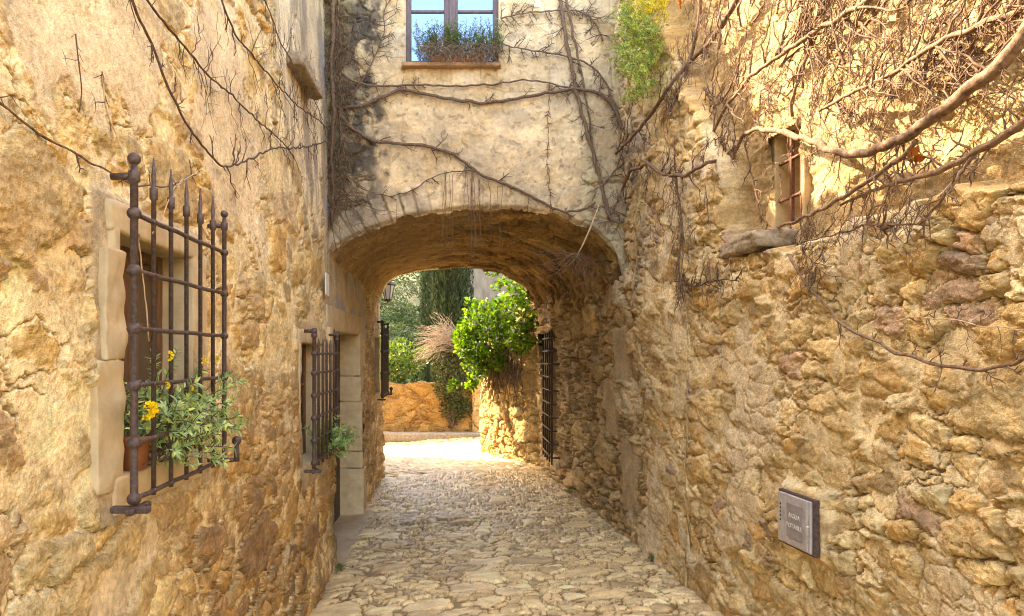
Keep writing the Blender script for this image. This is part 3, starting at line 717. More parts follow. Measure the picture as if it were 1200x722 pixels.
    xs = np.linspace(-2.2, 1.9, 60); zs0 = np.interp(xs, AB[:, 0], AB[:, 1], left=-.3, right=-.3)
    m = MB()
    pts = [(x, z) for x, z in AB[::4]]
    n = len(pts); Vv = []
    for (x, z) in pts: Vv += [(x, YB + .0, z), (x, YB + .0, 5.85), (x, YB + .25, z), (x, YB + .25, 5.85)]
    Fs = []
    for i in range(n - 1):
        a = i * 4; c = a + 4
        Fs += [(a, c, c + 1, a + 1), (a + 2, a + 3, c + 3, c + 2), (a, a + 2, c + 2, c), (a + 1, c + 1, c + 3, a + 3)]
    m.add(Vv, Fs); m.build('rear_wall', M_ASHLAR, arch_house)
    e = MB()
    for i in range(17): e.tube([(-1.35 + i * .19, YF - .16, 5.93), (-1.35 + i * .19, YF + 2.2, 6.6)], .085, 8)
    e.build('roof', M_TERRA, arch_house, True)
    # window
    x0, x1, z0, z1 = FW
    j = MB()
    j.box(x0 - .15, x0 + .003, YF + .015, YF + .3, z0 - .1, z1 + .1); j.box(x1 - .003, x1 + .15, YF + .015, YF + .3, z0 - .1, z1 + .1)
    j.box(x0, x1, YF + .015, YF + .3, z1 - .003, z1 + .15); j.box(x0, x1, YF + .015, YF + .3, z0 - .15, z0 + .0)
    j.build('window_reveal', M_ASHLAR, arch_house)
    wn = empty('window', (-.06, YF + .1, z0), None, None); wn.parent = arch_house; wn.matrix_parent_inverse = Matrix.Translation(-arch_house.location)
    wn.location = (-.06, YF + .1, z0)
    def sub(mb, nm, mat):
        o = mb.build(nm, mat); o.parent = wn; o.matrix_parent_inverse = Matrix.Translation(-wn.location)
    Y0, Y1 = YF + .045, YF + .10
    m = MB(); t = .052
    m.box(x0, x0 + t, Y0, Y1, z0, z1, .006); m.box(x1 - t, x1, Y0, Y1, z0, z1, .006)
    m.box(x0 + t, x1 - t, Y0, Y1, z1 - t, z1, .006); m.box(x0 + t, x1 - t, Y0, Y1, z0, z0 + .055, .006)
    xm = (x0 + x1) / 2 - .01
    m.box(xm - .066, xm + .064, Y0 - .006, Y1, z0 + .055, z1 - t, .006)
    m.box(xm - .018, xm + .040, Y0 - .022, Y0 - .007, z0 + .03, z1 - t, .005)
    for zz in (4.935, 5.25):
        m.box(x0 + t, xm - .066, Y0 + .008, Y1 - .01, zz, zz + .026, .004); m.box(xm + .064, x1 - t, Y0 + .008, Y1 - .01, zz, zz + .026, .004)
    sub(m, 'window_frame', M_FRAME)
    g = MB(); g.box(x0 + t, xm - .066, Y0 + .022, Y0 + .03, z0 + .055, z1 - t); sub(g, 'pane', M_GLASS)
    g = MB(); g.box(xm + .064, x1 - t, Y0 + .022, Y0 + .03, z0 + .055, z1 - t); sub(g, 'pane', M_GLASS)
    m = MB(); m.box(x0 - .03, x1 + .02, YF - .075, YF + .05, z0 - .042, z0 - .003, .008); sub(m, 'window_sill', M_SILL)
build_arch()

# ================================================================== BEYOND THE ARCH
def wall_strip(name, A, B, zb, zt, seed, lab, cat, pal, mortc, nu=200, nv=160, amp=.045, thick=.45, topn=.05, grp=None, cu=.24, cv=.14, mo=.006):
    A = np.array(A, float); B = np.array(B, float); L = np.linalg.norm(B - A); d = (B - A) / L; nrm = np.array((d[1], -d[0]))
    root = empty(name, (*((A + B) / 2), 0), lab, cat, grp)
    u = np.linspace(0, L, nu); T = np.linspace(0, 1, nv)
    top = zt + topn * fbm(u * 2.5, u * 0 + seed, seed, 3)
    Z = zb + (top[None] - zb) * T[:, None]; U = np.broadcast_to(u[None], Z.shape)
    H, col, k = rubble(U, Z, cu, cv, seed, amp, mort=mo + 0 * U, big=.3, rough=1.2, warp=1., pal=pal, mortc=mortc)
    P = A[None, None] + d[None, None] * U[..., None] + nrm[None, None] * H[..., None]
    V = np.concatenate([P, Z[..., None]], -1)
    # fold over the top and down the back
    topr = V[-1].copy(); bk = topr.copy(); bk[:, :2] -= nrm * thick; bot = bk.copy(); bot[:, 2] = zb
    V = np.concatenate([V, bk[None], bot[None]], 0); cc = np.concatenate([col, col[-1:], col[-1:]], 0)
    link('wall_face', mesh_np(name, V.reshape(-1, 3), grid_faces(nv + 2, nu), cc.reshape(-1, 3)), M_STONE, root)
    m = MB()
    for E in (A, B):
        a = E + nrm * .02; b = E - nrm * (thick - .02)
        m.add([(a[0], a[1], zb), (b[0], b[1], zb), (b[0], b[1], zt - .02), (a[0], a[1], zt - .02)], [(0, 1, 2, 3)])
    m.build('wall_end', M_ASHLAR, root)
    return root
OCH = [(.30, .18, .07), (.26, .15, .06), (.34, .22, .10), (.22, .13, .055), (.28, .19, .10)]
GLD = [(.52, .38, .20), (.46, .33, .17), (.56, .43, .25), (.40, .28, .145), (.50, .35, .17)]
wall_strip('stone_wall', (.93, 10.92), (1.30, 10.38), -.1, 2.45, 301, 'short rubble wall turning the corner past the tall passage grille', 'wall', GLD, (.40, .29, .16), 90, 260)
wall_strip('stone_wall', (.42, 12.05), (.95, 10.90), -.1, 2.0, 302, 'sunlit golden rubble wall under the overhanging ivy', 'wall', GLD, (.44, .33, .19), 120, 200)
wall_strip('stone_wall', (-4.2, 14.6), (.30, 14.5), -.1, 1.15, 303, 'low ochre stone wall closing the sunny yard beyond the arch', 'wall', OCH, (.32, .21, .095), 320, 110, amp=.03, mo=.014)
wall_strip('gate_pier', (.30, 14.42), (.62, 14.42), -.1, 1.22, 304, 'squared stone pier at the right end of the low yard wall', 'pier', GLD, (.46, .33, .18), 60, 110, amp=.025, cu=.4, cv=.28)
s = rough_block('stone_step', -1.9, .75, 14.05, 14.4, -.05, .13, M_GREYSTONE, None, amp=.02, seed=5, bev=.03); tag(s, 'low stone step along the foot of the ochre yard wall', 'step')
# old tower wall far behind with a broken top
def ruin():
    root = empty('ruined_tower', (1.6, 22, 0), 'grey beige tower wall with broken top behind the cypresses', 'tower')
    m = MB(); prof = [(.30, 4.55), (.55, 4.62), (.9, 4.50), (1.15, 4.52), (1.5, 4.40), (1.62, 4.05), (1.8, 4.0), (1.95, 4.22), (2.4, 4.15), (2.9, 3.9), (4, 3.8)]
    Vv = []
    for x, z in prof: Vv += [(x, 22, -1), (x, 22, z), (x, 22.7, -1), (x, 22.7, z)]
    Fs = []
    for i in range(len(prof) - 1):
        a = i * 4; c = a + 4; Fs += [(a, c, c + 1, a + 1), (a + 2, a + 3, c + 3, c + 2), (a + 1, c + 1, c + 3, a + 3)]
    Fs += [(0, 1, 3, 2)]
    m.add(Vv, Fs); m.build('wall_face', M_RUIN, root)
    k = MB(); k.box(.9, .98, 21.93, 22.01, 2.9, 3.4); k.build('putlog_shade', M_DARK, root)  # dark block on the wall face paints the shade of a putlog hole
M_RUIN = proc('grey old render', (.13, .105, .08), (.22, .175, .13), 3, .95, bump=.6, dist=.03, stretch=(2.5, 2.5, .6))
ruin()

# ------------------------------------------------------------------ leaves
def leaf_mesh(P, D, N, Ln, Wd, col, fold=.25):
    """P base, D direction, N normal: six-vertex folded leaves"""
    D = D / (np.linalg.norm(D, axis=1)[:, None] + 1e-9); S = np.cross(D, N); S /= np.linalg.norm(S, axis=1)[:, None] + 1e-9; N = np.cross(S, D)
    Ln = np.broadcast_to(Ln, (len(P),))[:, None]; Wd = np.broadcast_to(Wd, (len(P),))[:, None]
    v = [P, P + D * Ln * .3 + S * Wd * .5 + N * Wd * fold, P + D * Ln * .7 + S * Wd * .38 + N * Wd * fold * .7, P + D * Ln - N * Wd * .1,
         P + D * Ln * .7 - S * Wd * .38 + N * Wd * fold * .7, P + D * Ln * .3 - S * Wd * .5 + N * Wd * fold]
    V = np.stack(v, 1); n = len(P); b = np.arange(n)[:, None] * 6
    Fq = np.concatenate([b + np.array([[0, 1, 2, 3]]), b + np.array([[0, 3, 4, 5]])])
    return V.reshape(-1, 3), Fq, np.repeat(col, 6, 0)
def rdir(n): 
    v = rng.normal(size=(n, 3)); return v / np.linalg.norm(v, axis=1)[:, None]
def leafcol(n, c, var=.3, hue=.15):
    c = np.asarray(c, float); cc = c[rng.integers(0, len(c), n)] if c.ndim == 2 else np.repeat(c[None], n, 0)
    cc = cc * (1 + var * (rng.random((n, 1)) - .5) * 2); cc[:, 0] *= 1 + hue * (rng.random(n) - .5) * 2
    return cc
def blob_foliage(centres, radii, nper, Ln, Wd, col, name, mat, parent, droop=0., up=.3):
    Ps = []; Ds = []; Ns = []
    for c, r in zip(centres, radii):
        n = int(nper * (r[0] * r[1] * r[2]) ** .5 / .01)
        d = rdir(n); rad = rng.random((n, 1)) ** .4
        p = np.array(c) + d * np.array(r) * rad
        Ps.append(p); dd = d * .7 + rdir(n) * .7; dd[:, 2] += up - droop; Ds.append(dd); Ns.append(rdir(n) * .8 + d * .6 + np.array((0, 0, .5)))
    P = np.concatenate(Ps); D = np.concatenate(Ds); N = np.concatenate(Ns); n = len(P)
    s = .6 + .7 * rng.random(n)
    V, Fq, cc = leaf_mesh(P, D, N, Ln * s, Wd * s, leafcol(n, col))
    return link(name, mesh_np(name, V, Fq, cc, False), mat, parent)

# ivy cushion on the wall beyond
def ivy():
    root = empty('ivy_bush', (.62, 11.5, 2.0), 'bright green ivy cushion spilling over the sunlit wall beyond the arch', 'ivy')
    cs = []; rs = []
    def q(px, py, Y, r, ry=None): cs.append(((px - CX) / F * Y, Y, EYE + (CY - py) / F * Y)); rs.append((r, ry or r, r))
    for a in [(548, 392, 11.6, .22), (556, 375, 11.5, .24), (575, 372, 11.4, .30), (596, 368, 11.3, .28), (560, 405, 11.5, .28), (585, 400, 11.2, .30), (608, 385, 11.1, .25), (545, 410, 11.7, .16),
              (556, 428, 11.6, .20), (575, 425, 11.4, .24), (597, 420, 11.2, .22), (557, 443, 11.6, .10), (613, 402, 10.95, .17), (612, 362, 11.1, .16), (605, 345, 11.2, .12), (612, 340, 11.3, .10),
              (624, 375, 10.9, .12), (626, 398, 10.85, .12), (540, 395, 11.8, .14), (590, 352, 11.5, .12), (612, 374, 10.6, .20), (621, 392, 10.55, .15), (617, 352, 10.6, .13), (606, 402, 10.75, .15), (630, 360, 10.8, .09), (633, 385, 10.7, .08), (618, 335, 11.0, .08), (600, 335, 11.4, .08), (632, 405, 10.7, .07), (566, 358, 11.7, .1), (625, 420, 10.8, .10), (618, 352, 11.0, .09)]: q(*a)
    for _ in range(38):
        c = cs[random.randrange(len(cs))]; a = random.uniform(0, 6.28); d = random.uniform(.12, .36); cs.append((c[0] + d * math.cos(a), c[1] - random.uniform(0, .15), c[2] + d * math.sin(a) * .8)); r = random.uniform(.05, .12); rs.append((r, r, r))
    blob_foliage(cs, rs, 15, .07, .06, [(.06, .14, .015), (.09, .19, .018), (.14, .25, .022), (.04, .09, .014), (.18, .27, .03)], 'foliage', M_LEAF, root)
    m = MB()      # old stems hanging below
    for i in range(110):
        t = random.random(); x = .40 + .56 * t + random.uniform(-.03, .05); y = 12.0 - 1.15 * t - .07
        z = 1.75 + random.uniform(-.25, .1); L = random.uniform(.25, .75) * (1 if random.random() < .8 else 1.4)
        P = [(x + random.uniform(-.015, .015) + .02 * math.sin(k * 1.3 + i), y - .05 - .05 * math.sin(k * .9), z - L * k / 6) for k in range(7)]
        m.tube(P, np.linspace(.008, .002, 7), 4)
    for i in range(8):
        x0 = random.uniform(.5, .9); m.tube([(x0, 11.7 - (x0 - .4), 1.2), (x0 + .03, 11.6 - (x0 - .4), 1.6), (x0 - .05, 11.6 - (x0 - .4), 2.0)], [.02, .018, .012], 6)
    m.build('stem', M_TWIG, root, True)
ivy()

def cypress(x, y, h, r, lab, n, seedc, zb=.2):
    root = empty('cypress_tree', (x, y, terr(x, y)), lab, 'tree', 'cypresses beyond the arch')
    t = MB(); t.tube([(x, y, terr(x, y)), (x + .02, y, h * .5), (x, y, h * .95)], [.10 * r / .5, .06, .015], 8); t.build('trunk', M_BARK, root, True)
    z = rng.random(n) ** 1.1; a = rng.random(n) * 2 * np.pi
    env = np.sin(np.clip(z * 1.02 + .02, 0, 1) * np.pi * .5 + np.pi * .5 * .0) * 0 + np.minimum(1, .55 + 2.2 * z) * (1 - np.clip((z - .35) / .65, 0, 1) ** 1.6)
    lump = 1 + .22 * noise(a * 2.2 + seedc, z * h * 1.1, seedc) + .16 * noise(a * 5 + seedc, z * h * 3, seedc + 3)
    rad = r * env * lump * (1 - .45 * rng.random(n) ** 2.2)
    P = np.stack([x + rad * np.cos(a), y + rad * np.sin(a), zb + z * (h - zb)], 1)
    D = np.stack([np.cos(a) * .5, np.sin(a) * .5, np.full(n, 1.1)], 1) + rdir(n) * .45
    N = np.stack([np.cos(a), np.sin(a), np.zeros(n)], 1) + rdir(n) * .5
    s = .6 + .8 * rng.random(n)
    V, Fq, cc = leaf_mesh(P, D, N, .11 * s, .035 * s, leafcol(n, [(.020, .038, .012), (.028, .05, .014), (.016, .03, .01), (.042, .055, .017)]))
    link('crown', mesh_np('crown', V, Fq, cc, False), M_LEAFD, root)
cypress(-.16, 16.2, 8.2, .45, 'broad dark cypress in the middle of the view through the arch', 26000, 5)
cypress(-.92, 20.5, 7.5, .20, 'slim cypress just left of the broad one', 8000, 9)

def bush(name, lab, cat, items, nper, Ln, Wd, col, mat=M_LEAF, stems=14, grp=None):
    c0 = np.mean([i[0] for i in items], 0); zmin = min(i[0][2] - i[1] for i in items)
    root = empty(name, (c0[0], c0[1], zmin), lab, cat, grp)
    blob_foliage([i[0] for i in items], [(i[1],) * 3 for i in items], nper, Ln, Wd, col, 'foliage', mat, root)
    m = MB()
    for k in range(stems):
        it = items[k % len(items)][0]
        P = np.linspace((c0[0] + random.uniform(-.1, .1), c0[1], zmin - .1), it, 5) + rng.normal(size=(5, 3)) * .03
        m.tube(P, np.linspace(.02, .006, 5), 5)
    m.build('branch', M_TWIG, root, True)
    return root
def pt(px, py, Y): return ((px - CX) / F * Y, Y, EYE + (CY - py) / F * Y)
bush('shrub', 'rounded green shrub over the yard wall, left of the cypress', 'shrub',
     [(pt(455, 425, 15), .38), (pt(470, 415, 15.1), .34), (pt(487, 422, 15.1), .30), (pt(478, 435, 14.9), .28), (pt(440, 418, 15.2), .45), (pt(462, 440, 14.8), .26), (pt(415, 420, 15.3), .5)],
     9, .10, .055, [(.07, .12, .02), (.10, .15, .025), (.05, .09, .015)])
# ivy on the yard wall under the cypress
bush('wall_ivy', 'dark ivy clinging to the yard wall below the cypress', 'ivy',
     [(pt(528, 440, 14.4), .30), (pt(535, 460, 14.4), .30), (pt(530, 480, 14.4), .26), (pt(542, 430, 14.4), .30), (pt(522, 455, 14.4), .26), (pt(543, 478, 14.42), .2), (pt(535, 412, 14.6), .34), (pt(520, 420, 14.6), .30)],
     40, .05, .04, [(.04, .06, .016), (.06, .08, .02), (.085, .06, .025)], M_LEAFD)
def dry_shrub():
    root = empty('bare_shrub', pt(515, 405, 14.9), 'leafless straw coloured shrub between green shrub and ivy cushion', 'shrub')
    m = MB()
    for i in range(170):
        a = pt(random.uniform(520, 548), random.uniform(392, 412), 14.6 + random.uniform(-.3, .3))
        b = pt(random.uniform(482, 512), random.uniform(382, 428), 14.4 + random.uniform(-.3, .4)) if i % 4 else pt(random.uniform(500, 530), random.uniform(365, 390), 14.6)
        P = np.linspace(a, b, 6); P[1:, 2] += np.sin(np.linspace(.3, 3.0, 5)) * random.uniform(.02, .14); P[1:] += rng.normal(size=(5, 3)) * .018
        m.tube(P, np.linspace(.006, .002, 6), 4)
    m.build('branch', M_STEM, root, True)
dry_shrub()

# wooded hill: uncountable far trees as one object
def hill_wood():
    n = 560; Ps = []; Ns = []; Cs = []; Ss = []
    for i in range(n):
        if i < 60: y = rng.uniform(38, 55)
        else: y = 48 + 150 * rng.random() ** 1.1
        x = -.10 * y + rng.normal() * .13 * y
        r = rng.uniform(1.3, 2.6); z = terr(x, y)
        k = 520; d = rdir(k); d[:, 2] = np.abs(d[:, 2]) * 1.1 - .15
        lump = 1 + .25 * noise(d[:, 0] * 2 + i, d[:, 2] * 2 + i, 5)
        Ps.append(np.array((x, y, z + r * .5)) + d * r * lump[:, None]); Ns.append(d); Ss.append(np.full(k, .10 * r))
        base = np.array([(.055, .07, .03), (.042, .058, .025), (.075, .085, .045), (.028, .042, .018)][rng.integers(0, 4)])
        Cs.append(base * (1 + .3 * (rng.random((k, 1)) - .5)))
    P = np.concatenate(Ps); N = np.concatenate(Ns) + .5 * rdir(len(P)); S = np.concatenate(Ss) * (.6 + .8 * rng.random(len(P)))
    V, Fq, cc = leaf_mesh(P, rdir(len(P)), N, S, S * .8, np.concatenate(Cs), .1)
    o = link('hillside_wood', mesh_np('hillside_wood', V, Fq, cc, False), M_HILL)
    tag(o, 'grey green scrub and olive wood covering the far hillside', 'wood', None, 'stuff')
hill_wood()

# ================================================================== IRONWORK
def to_x(lst, x): return [(x, a, b) for a, b in lst]
def grille(name, lab, grp, x, ywall, y0, y1, z0, z1, ninner, rails, rmain=.0125, rbar=.0085, spike=.16, collars=True, mat=M_IRON, feet=True, side=1):
    """x: plane of the bars; side=+1 stands off a wall on the left (wall at smaller x)"""
    root = empty(name, (x, (y0 + y1) / 2, z0), lab, 'window grille', grp)
    for k, y in enumerate((y0, y1)):
        m = MB(); rr = rmain if k == 0 else rmain * .8
        m.lathe((x, y, 0), [(rr * 1.15, z0), (rr, z0 + .03), (rr, z1 + .10), (rr * 1.5, z1 + .105), (rr * 1.5, z1 + .135), (rr * .95, z1 + .14), (rr * .75, z1 + spike + .0)], 12)
        m.ball((x, y, z1 + spike + rr * 1.3), rr * 1.65, 14)
        for zz in rails: m.ball((x, y, zz), rr * 1.8, 12, .95)
        m.build('post', mat, root, True)
        s = MB(); s.tube([(x + side * .012, y, z1 + .12), (ywall - side * .03, y, z1 + .12)], rr * .95, 8); s.build('wall_stay', mat, root, True)
    for i in range(ninner):
        y = y0 + (y1 - y0) * (i + 1) / (ninner + 1); m = MB()
        m.lathe((x, y, 0), [(rbar, z0), (rbar, z1 + .075), (rbar * 1.65, z1 + .08), (rbar * 1.65, z1 + .115), (rbar * .9, z1 + .12), (rbar * 1.0, z1 + .16), (rbar * .25, z1 + spike + .06)] if collars else
                [(rbar, z0), (rbar, z1 + spike * .5), (rbar * .3, z1 + spike)], 8)
        for zz in rails: m.ball((x, y, zz), rbar * 1.45, 8, .9)
        m.build('bar', mat, root, True)
    for zz in rails:
        m = MB(); n = 9
        P = [(x + .002 * math.sin(i * 2.1 + zz * 9), y0 + (y1 - y0) * i / (n - 1), zz + .0015 * math.sin(i * 1.7 + zz * 7)) for i in range(n)]
        m.tube(P, rbar * .95, 8); m.build('rail', mat, root, True)
    if feet:
        m = MB(); m.box(min(ywall - side * .03, x + side * .02), max(ywall - side * .03, x + side * .05), y0 - .014, y0 + .014, z0 - .03, z0 - .008, .004)
        m.box(x - .012, x + .012, y0 - .04, y0 + .10, z0 - .032, z0 - .012, .004)
        m.build('foot', mat, root)
        m = MB(); m.tube([(ywall - side * .03, y1, z0 + .01), (x + side * .04, y1, z0 + .01)], rmain * .8, 8)
        m.lathe((x + side * .045, y1 + .03, 0), [(rmain * 1.1, z0 + .0), (rmain * .9, z0 + .04), (rmain * .9, z0 + .075)], 10); m.ball((x + side * .045, y1 + .03, z0 + .092), rmain * 1.7)
        m.build('foot', mat, root, True)
    return root
r6 = [1.29, 1.47, 1.652, 1.834, 2.02, 2.202]
grille('window_grille', 'large spiked wrought iron grille with ball topped posts, nearest on the left wall', None, -1.035, XLz(1.7) + .055, 2.18, 3.02, 1.275, 2.20, 5, r6)
grille('window_grille', 'narrow iron grille on the left wall beside the doorway', None, -1.025, XLz(1.4) + .06, 4.86, 5.78, .94, 1.80, 5, [.98, 1.14, 1.30, 1.46, 1.62, 1.76], .014, .010, .07, False)
grille('window_grille', 'dark iron grille at the far end of the left wall, outlined against the hill', None, -1.035, XLz(1.7) + .06, 9.30, 10.05, 1.16, 2.08, 6, [1.2, 1.5, 1.8, 2.04], .016, .012, .06, False, M_IRON2)
def grid_grille():
    y0, y1, z0, z1 = RG; x = float(right_base(9.6, 1.2)) - .02
    root = empty('window_grille', (x, 9.4, z0), 'tall square meshed iron grille in the right wall at the far mouth of the passage', 'window grille')
    for i in range(5):
        y = y0 + .02 + (y1 - y0 - .04) * i / 4; m = MB(); m.tube([(x, y, z0 - .02), (x, y, z1 + .02)], .013, 8); m.build('bar', M_IRON2, root, True)
    for k in range(10):
        z = z0 + .08 + (z1 - z0 - .16) * k / 9; m = MB(); m.tube([(x - .016, y0 - .05, z), (x - .016, y1 + .05, z)], .011, 8)
        m.tube([(x - .016, y0 - .05, z), (x + .12, y0 - .05, z)], .011, 6); m.build('rail', M_IRON2, root, True)
grid_grille()
def bar_grille():
    y0, y1, z0, z1 = RW; x = float(right_base(3.95, 2.75)) + SETB + .035
    root = empty('window_bars', (x, 4.0, z0), 'rusty bars across the small sunlit window high on the right wall', 'window bars')
    for i, y in enumerate((3.83, 3.95)):
        m = MB(); m.box(x, x + .022, y - .011, y + .011, z0 - .03, z1 + .01, .003); m.build('bar', M_RUST, root)
    for z in (2.66, 2.88):
        m = MB(); m.tube([(x + .011, y0 - .0, z), (x + .011, y1 + .0, z + .01)], .010, 8); m.ball((x + .011, 3.83, z), .019); m.build('rail', M_RUST, root, True)
M_RUST = proc('rusty iron', (.10, .035, .018), (.20, .085, .045), 60, .7, .2, .4, .003)
bar_grille()

# wall lantern at the far end of the left wall
def lantern():
    c = pt(455, 342, 10.9); root = empty('wall_lantern', c, 'iron street lantern with pale glass on the far left corner', 'street lamp')
    x, y, z = c; m = MB()
    m.lathe((x, y, z), [(.05, -.13), (.055, -.12), (.095, .10), (.10, .11)], 6)
    for k in range(6):
        a = k * math.pi / 3; m.tube([(x + .052 * math.cos(a), y + .052 * math.sin(a), z - .12), (x + .10 * math.cos(a), y + .10 * math.sin(a), z + .11)], .006, 5)
    g = MB(); g.lathe((x, y, z), [(.052, -.12), (.094, .10)], 6); g.build('lamp_glass', M_LGLASS, root)
    f = MB()
    for k in range(6):
        a = k * math.pi / 3; f.tube([(x + .054 * math.cos(a), y + .054 * math.sin(a), z - .12), (x + .098 * math.cos(a), y + .098 * math.sin(a), z + .105)], .0065, 5)
    f.lathe((x, y, z), [(.03, -.155), (.058, -.135), (.058, -.12)], 6)
    f.lathe((x, y, z), [(.105, .102), (.108, .115), (.06, .17), (.03, .185), (.03, .22), (.008, .26)], 6)
    f.build('lamp_frame', M_IRON2, root)
    b = MB(); b.tube([(x, y, z - .15), (x - .02, y - .03, z - .19), (x - .15, y - .25, z - .22), (-1.28, YB - .06, z - .26)], .011, 6)
    b.tube([(x, y, z - .155), (x - .10, y - .1, z - .13), (-1.26, YB - .05, z + .0)], .008, 6)
    b.build('bracket', M_IRON2, root, True)
lantern()

# water meter door
def meter():
    # a flat cabinet set in the right wall; px 919..960, py 575..650
    yA = 1.0
    def onwall(px, py, off=0.):
        k = (px - CX) / F; z = 1.3
        for _ in range(6):
            Y = (2.14 - .03 * z - off) / (k + .0865); z = EYE - (py - CY) / F * Y
        return Y, z
    Y1, zt = onwall(919, 575, .03); Y0, _ = onwall(958, 592, .03); _, zb = onwall(919, 631, .03)
    xm = float(right_base((Y0 + Y1) / 2, (zt + zb) / 2)) - .055
    root = empty('meter_box', (xm, (Y0 + Y1) / 2, zb), 'small grey metal drinking water meter box set in the right wall', 'meter box')
    sl_ = -.0865
    def obox(mb, a, b, c, d, e, f_, bev=.003):     # local: depth (towards lane +), along wall, z
        mb.box(a, b, c, d, e, f_, bev)
    def place(mb, nm, mat):
        o = mb.build(nm, mat); o.parent = root; o.location = (0, 0, 0); o.rotation_euler = (0, 0, math.atan(.0865)); return o
    Lh = (Y1 - Y0) / 2; h = zt - zb
    m = MB(); obox(m, -.004, .10, -Lh - .02, Lh + .012, -.012, h + .012, .003); place(m, 'frame', M_IRON)
    m = MB(); obox(m, -.014, .0, -Lh, Lh, 0, h, .004); place(m, 'door', M_METAL)
    m = MB(); obox(m, -.018, -.0125, -Lh * .58, Lh * .40, h * .16, h * .84, .002); place(m, 'raised_panel', M_METAL2)
    m = MB(); m.box(-.020, -.013, -Lh * .86, -Lh * .74, h * .03, h * .97, .002); place(m, 'edge_strip', M_METAL)
    m = MB(); m.ball((-.022, -Lh * .92, h * .52), .006); place(m, 'knob', M_WHITE)
    m = MB()
    for k in range(5): m.box(-.0155, -.0135, Lh * .80, Lh * .86, h * (.42 + .08 * k), h * (.46 + .08 * k))
    place(m, 'vent_slot', M_IRON2)
    for txt, zz, sz in (('AIGUA', .60, .034), ('POTABLE', .40, .034)):
        cu = bpy.data.curves.new('lettering', 'FONT'); cu.body = txt; cu.size = sz; cu.extrude = .0012; cu.align_x = 'CENTER'; cu.align_y = 'CENTER'
        tmp = bpy.data.objects.new('tmp', cu); C.objects.link(tmp); dg = bpy.context.evaluated_depsgraph_get()
        me = bpy.data.meshes.new_from_object(tmp.evaluated_get(dg)); bpy.data.objects.remove(tmp)
        # text plane faces -x (towards the lane), reading direction runs towards the viewer (-y)
        Mx = Matrix(((0, 0, -1, -.0190), (-1, 0, 0, -Lh * .08), (0, 1, 0, h * zz), (0, 0, 0, 1)))
        me.transform(Mx); me.materials.clear(); me.name = 'lettering'
        o = link('lettering', me, M_LETTER); o.parent = root; o.rotation_euler = (0, 0, math.atan(.0865))
meter()

# ================================================================== VINES
def on_facade(px, py, off=.03):
    Y = YF - off; return np.array(((px - CX) / F * Y, Y, EYE + (CY - py) / F * Y))
def on_left(px, py, off=.03):
    z = EYE
    for _ in range(6):
        Y = (1.092 + .024 * z + .02 - off) * F / (CX - px); z = EYE + (CY - py) / F * Y
    return np.array((-(CX - px) / F * Y, Y, z))
def on_right(px, py, off=.03):
    k = (px - CX) / F; z = EYE
    for _ in range(8):
        Y = (2.14 - .03 * z - off) / (k + .0865); z = EYE + (CY - py) / F * Y
    sb = 0.
    sbv = float(setback(np.array(Y), np.array(z)))
    if sbv > .3:
        z = EYE
        for _ in range(8):
            Y = (2.14 - .03 * z - off + SETB) / (k + .0865); z = EYE + (CY - py) / F * Y
    return np.array((k * Y, Y, z))
def resample(P, step):
    P = np.asarray(P, float); d = np.concatenate([[0], np.cumsum(np.linalg.norm(np.diff(P, axis=0), axis=1))])
    n = max(4, int(d[-1] / step)); t = np.linspace(0, d[-1], n)
    Q = np.stack([np.interp(t, d, P[:, k]) for k in range(3)], 1)
    for _ in range(3): Q[1:-1] = .25 * Q[:-2] + .5 * Q[1:-1] + .25 * Q[2:]
    return Q
def wobble(Q, amp, seed, nrm):
    s = np.arange(len(Q)) * .35
    a = np.array([0, 0, 1.]); b = np.cross(nrm, a)
    return Q + amp * noise(s, s * 0 + seed * 3.7, seed)[:, None] * a + amp * noise(s, s * 0 + seed * 1.9, seed + 5)[:, None] * b + .4 * amp * np.abs(noise(s, s * 0, seed + 9))[:, None] * nrm
def twig(mb, p, ang, L, r, nrm, uax, depth, k=4, curl=.5, lift=.10):
    """random twig in the wall plane (uax horizontal axis, z up), nrm away from the wall"""
    n = max(4, int(L / .035)); P = [np.array(p)]; a = ang; off = 0
    for i in range(n):
        a += random.gauss(0, curl * .28)
        d = uax * math.cos(a) + np.array((0, 0, 1.)) * math.sin(a)
        P.append(P[-1] + d * L / n + nrm * random.gauss(lift * .15, .25) * L / n)
    mb.tube(P, np.linspace(r * 1.2, r * .45, len(P)), k, cap=False)
    if depth > 0:
        for q in range(random.randint(2, 4)):
            i = random.randint(1, n - 1)
            twig(mb, P[i], a + random.choice((-1, 1)) * random.uniform(.5, 1.3), L * random.uniform(.3, .6), r * .6, nrm, uax, depth - 1, k if depth > 1 else 3, curl, lift)
NF, UF = np.array((0, -1., 0)), np.array((1., 0, 0))
NL, UL = np.array((1., 0, 0)), np.array((0, 1., 0))
NR, UR = np.array((-1., 0, 0)), np.array((0, -1., 0))
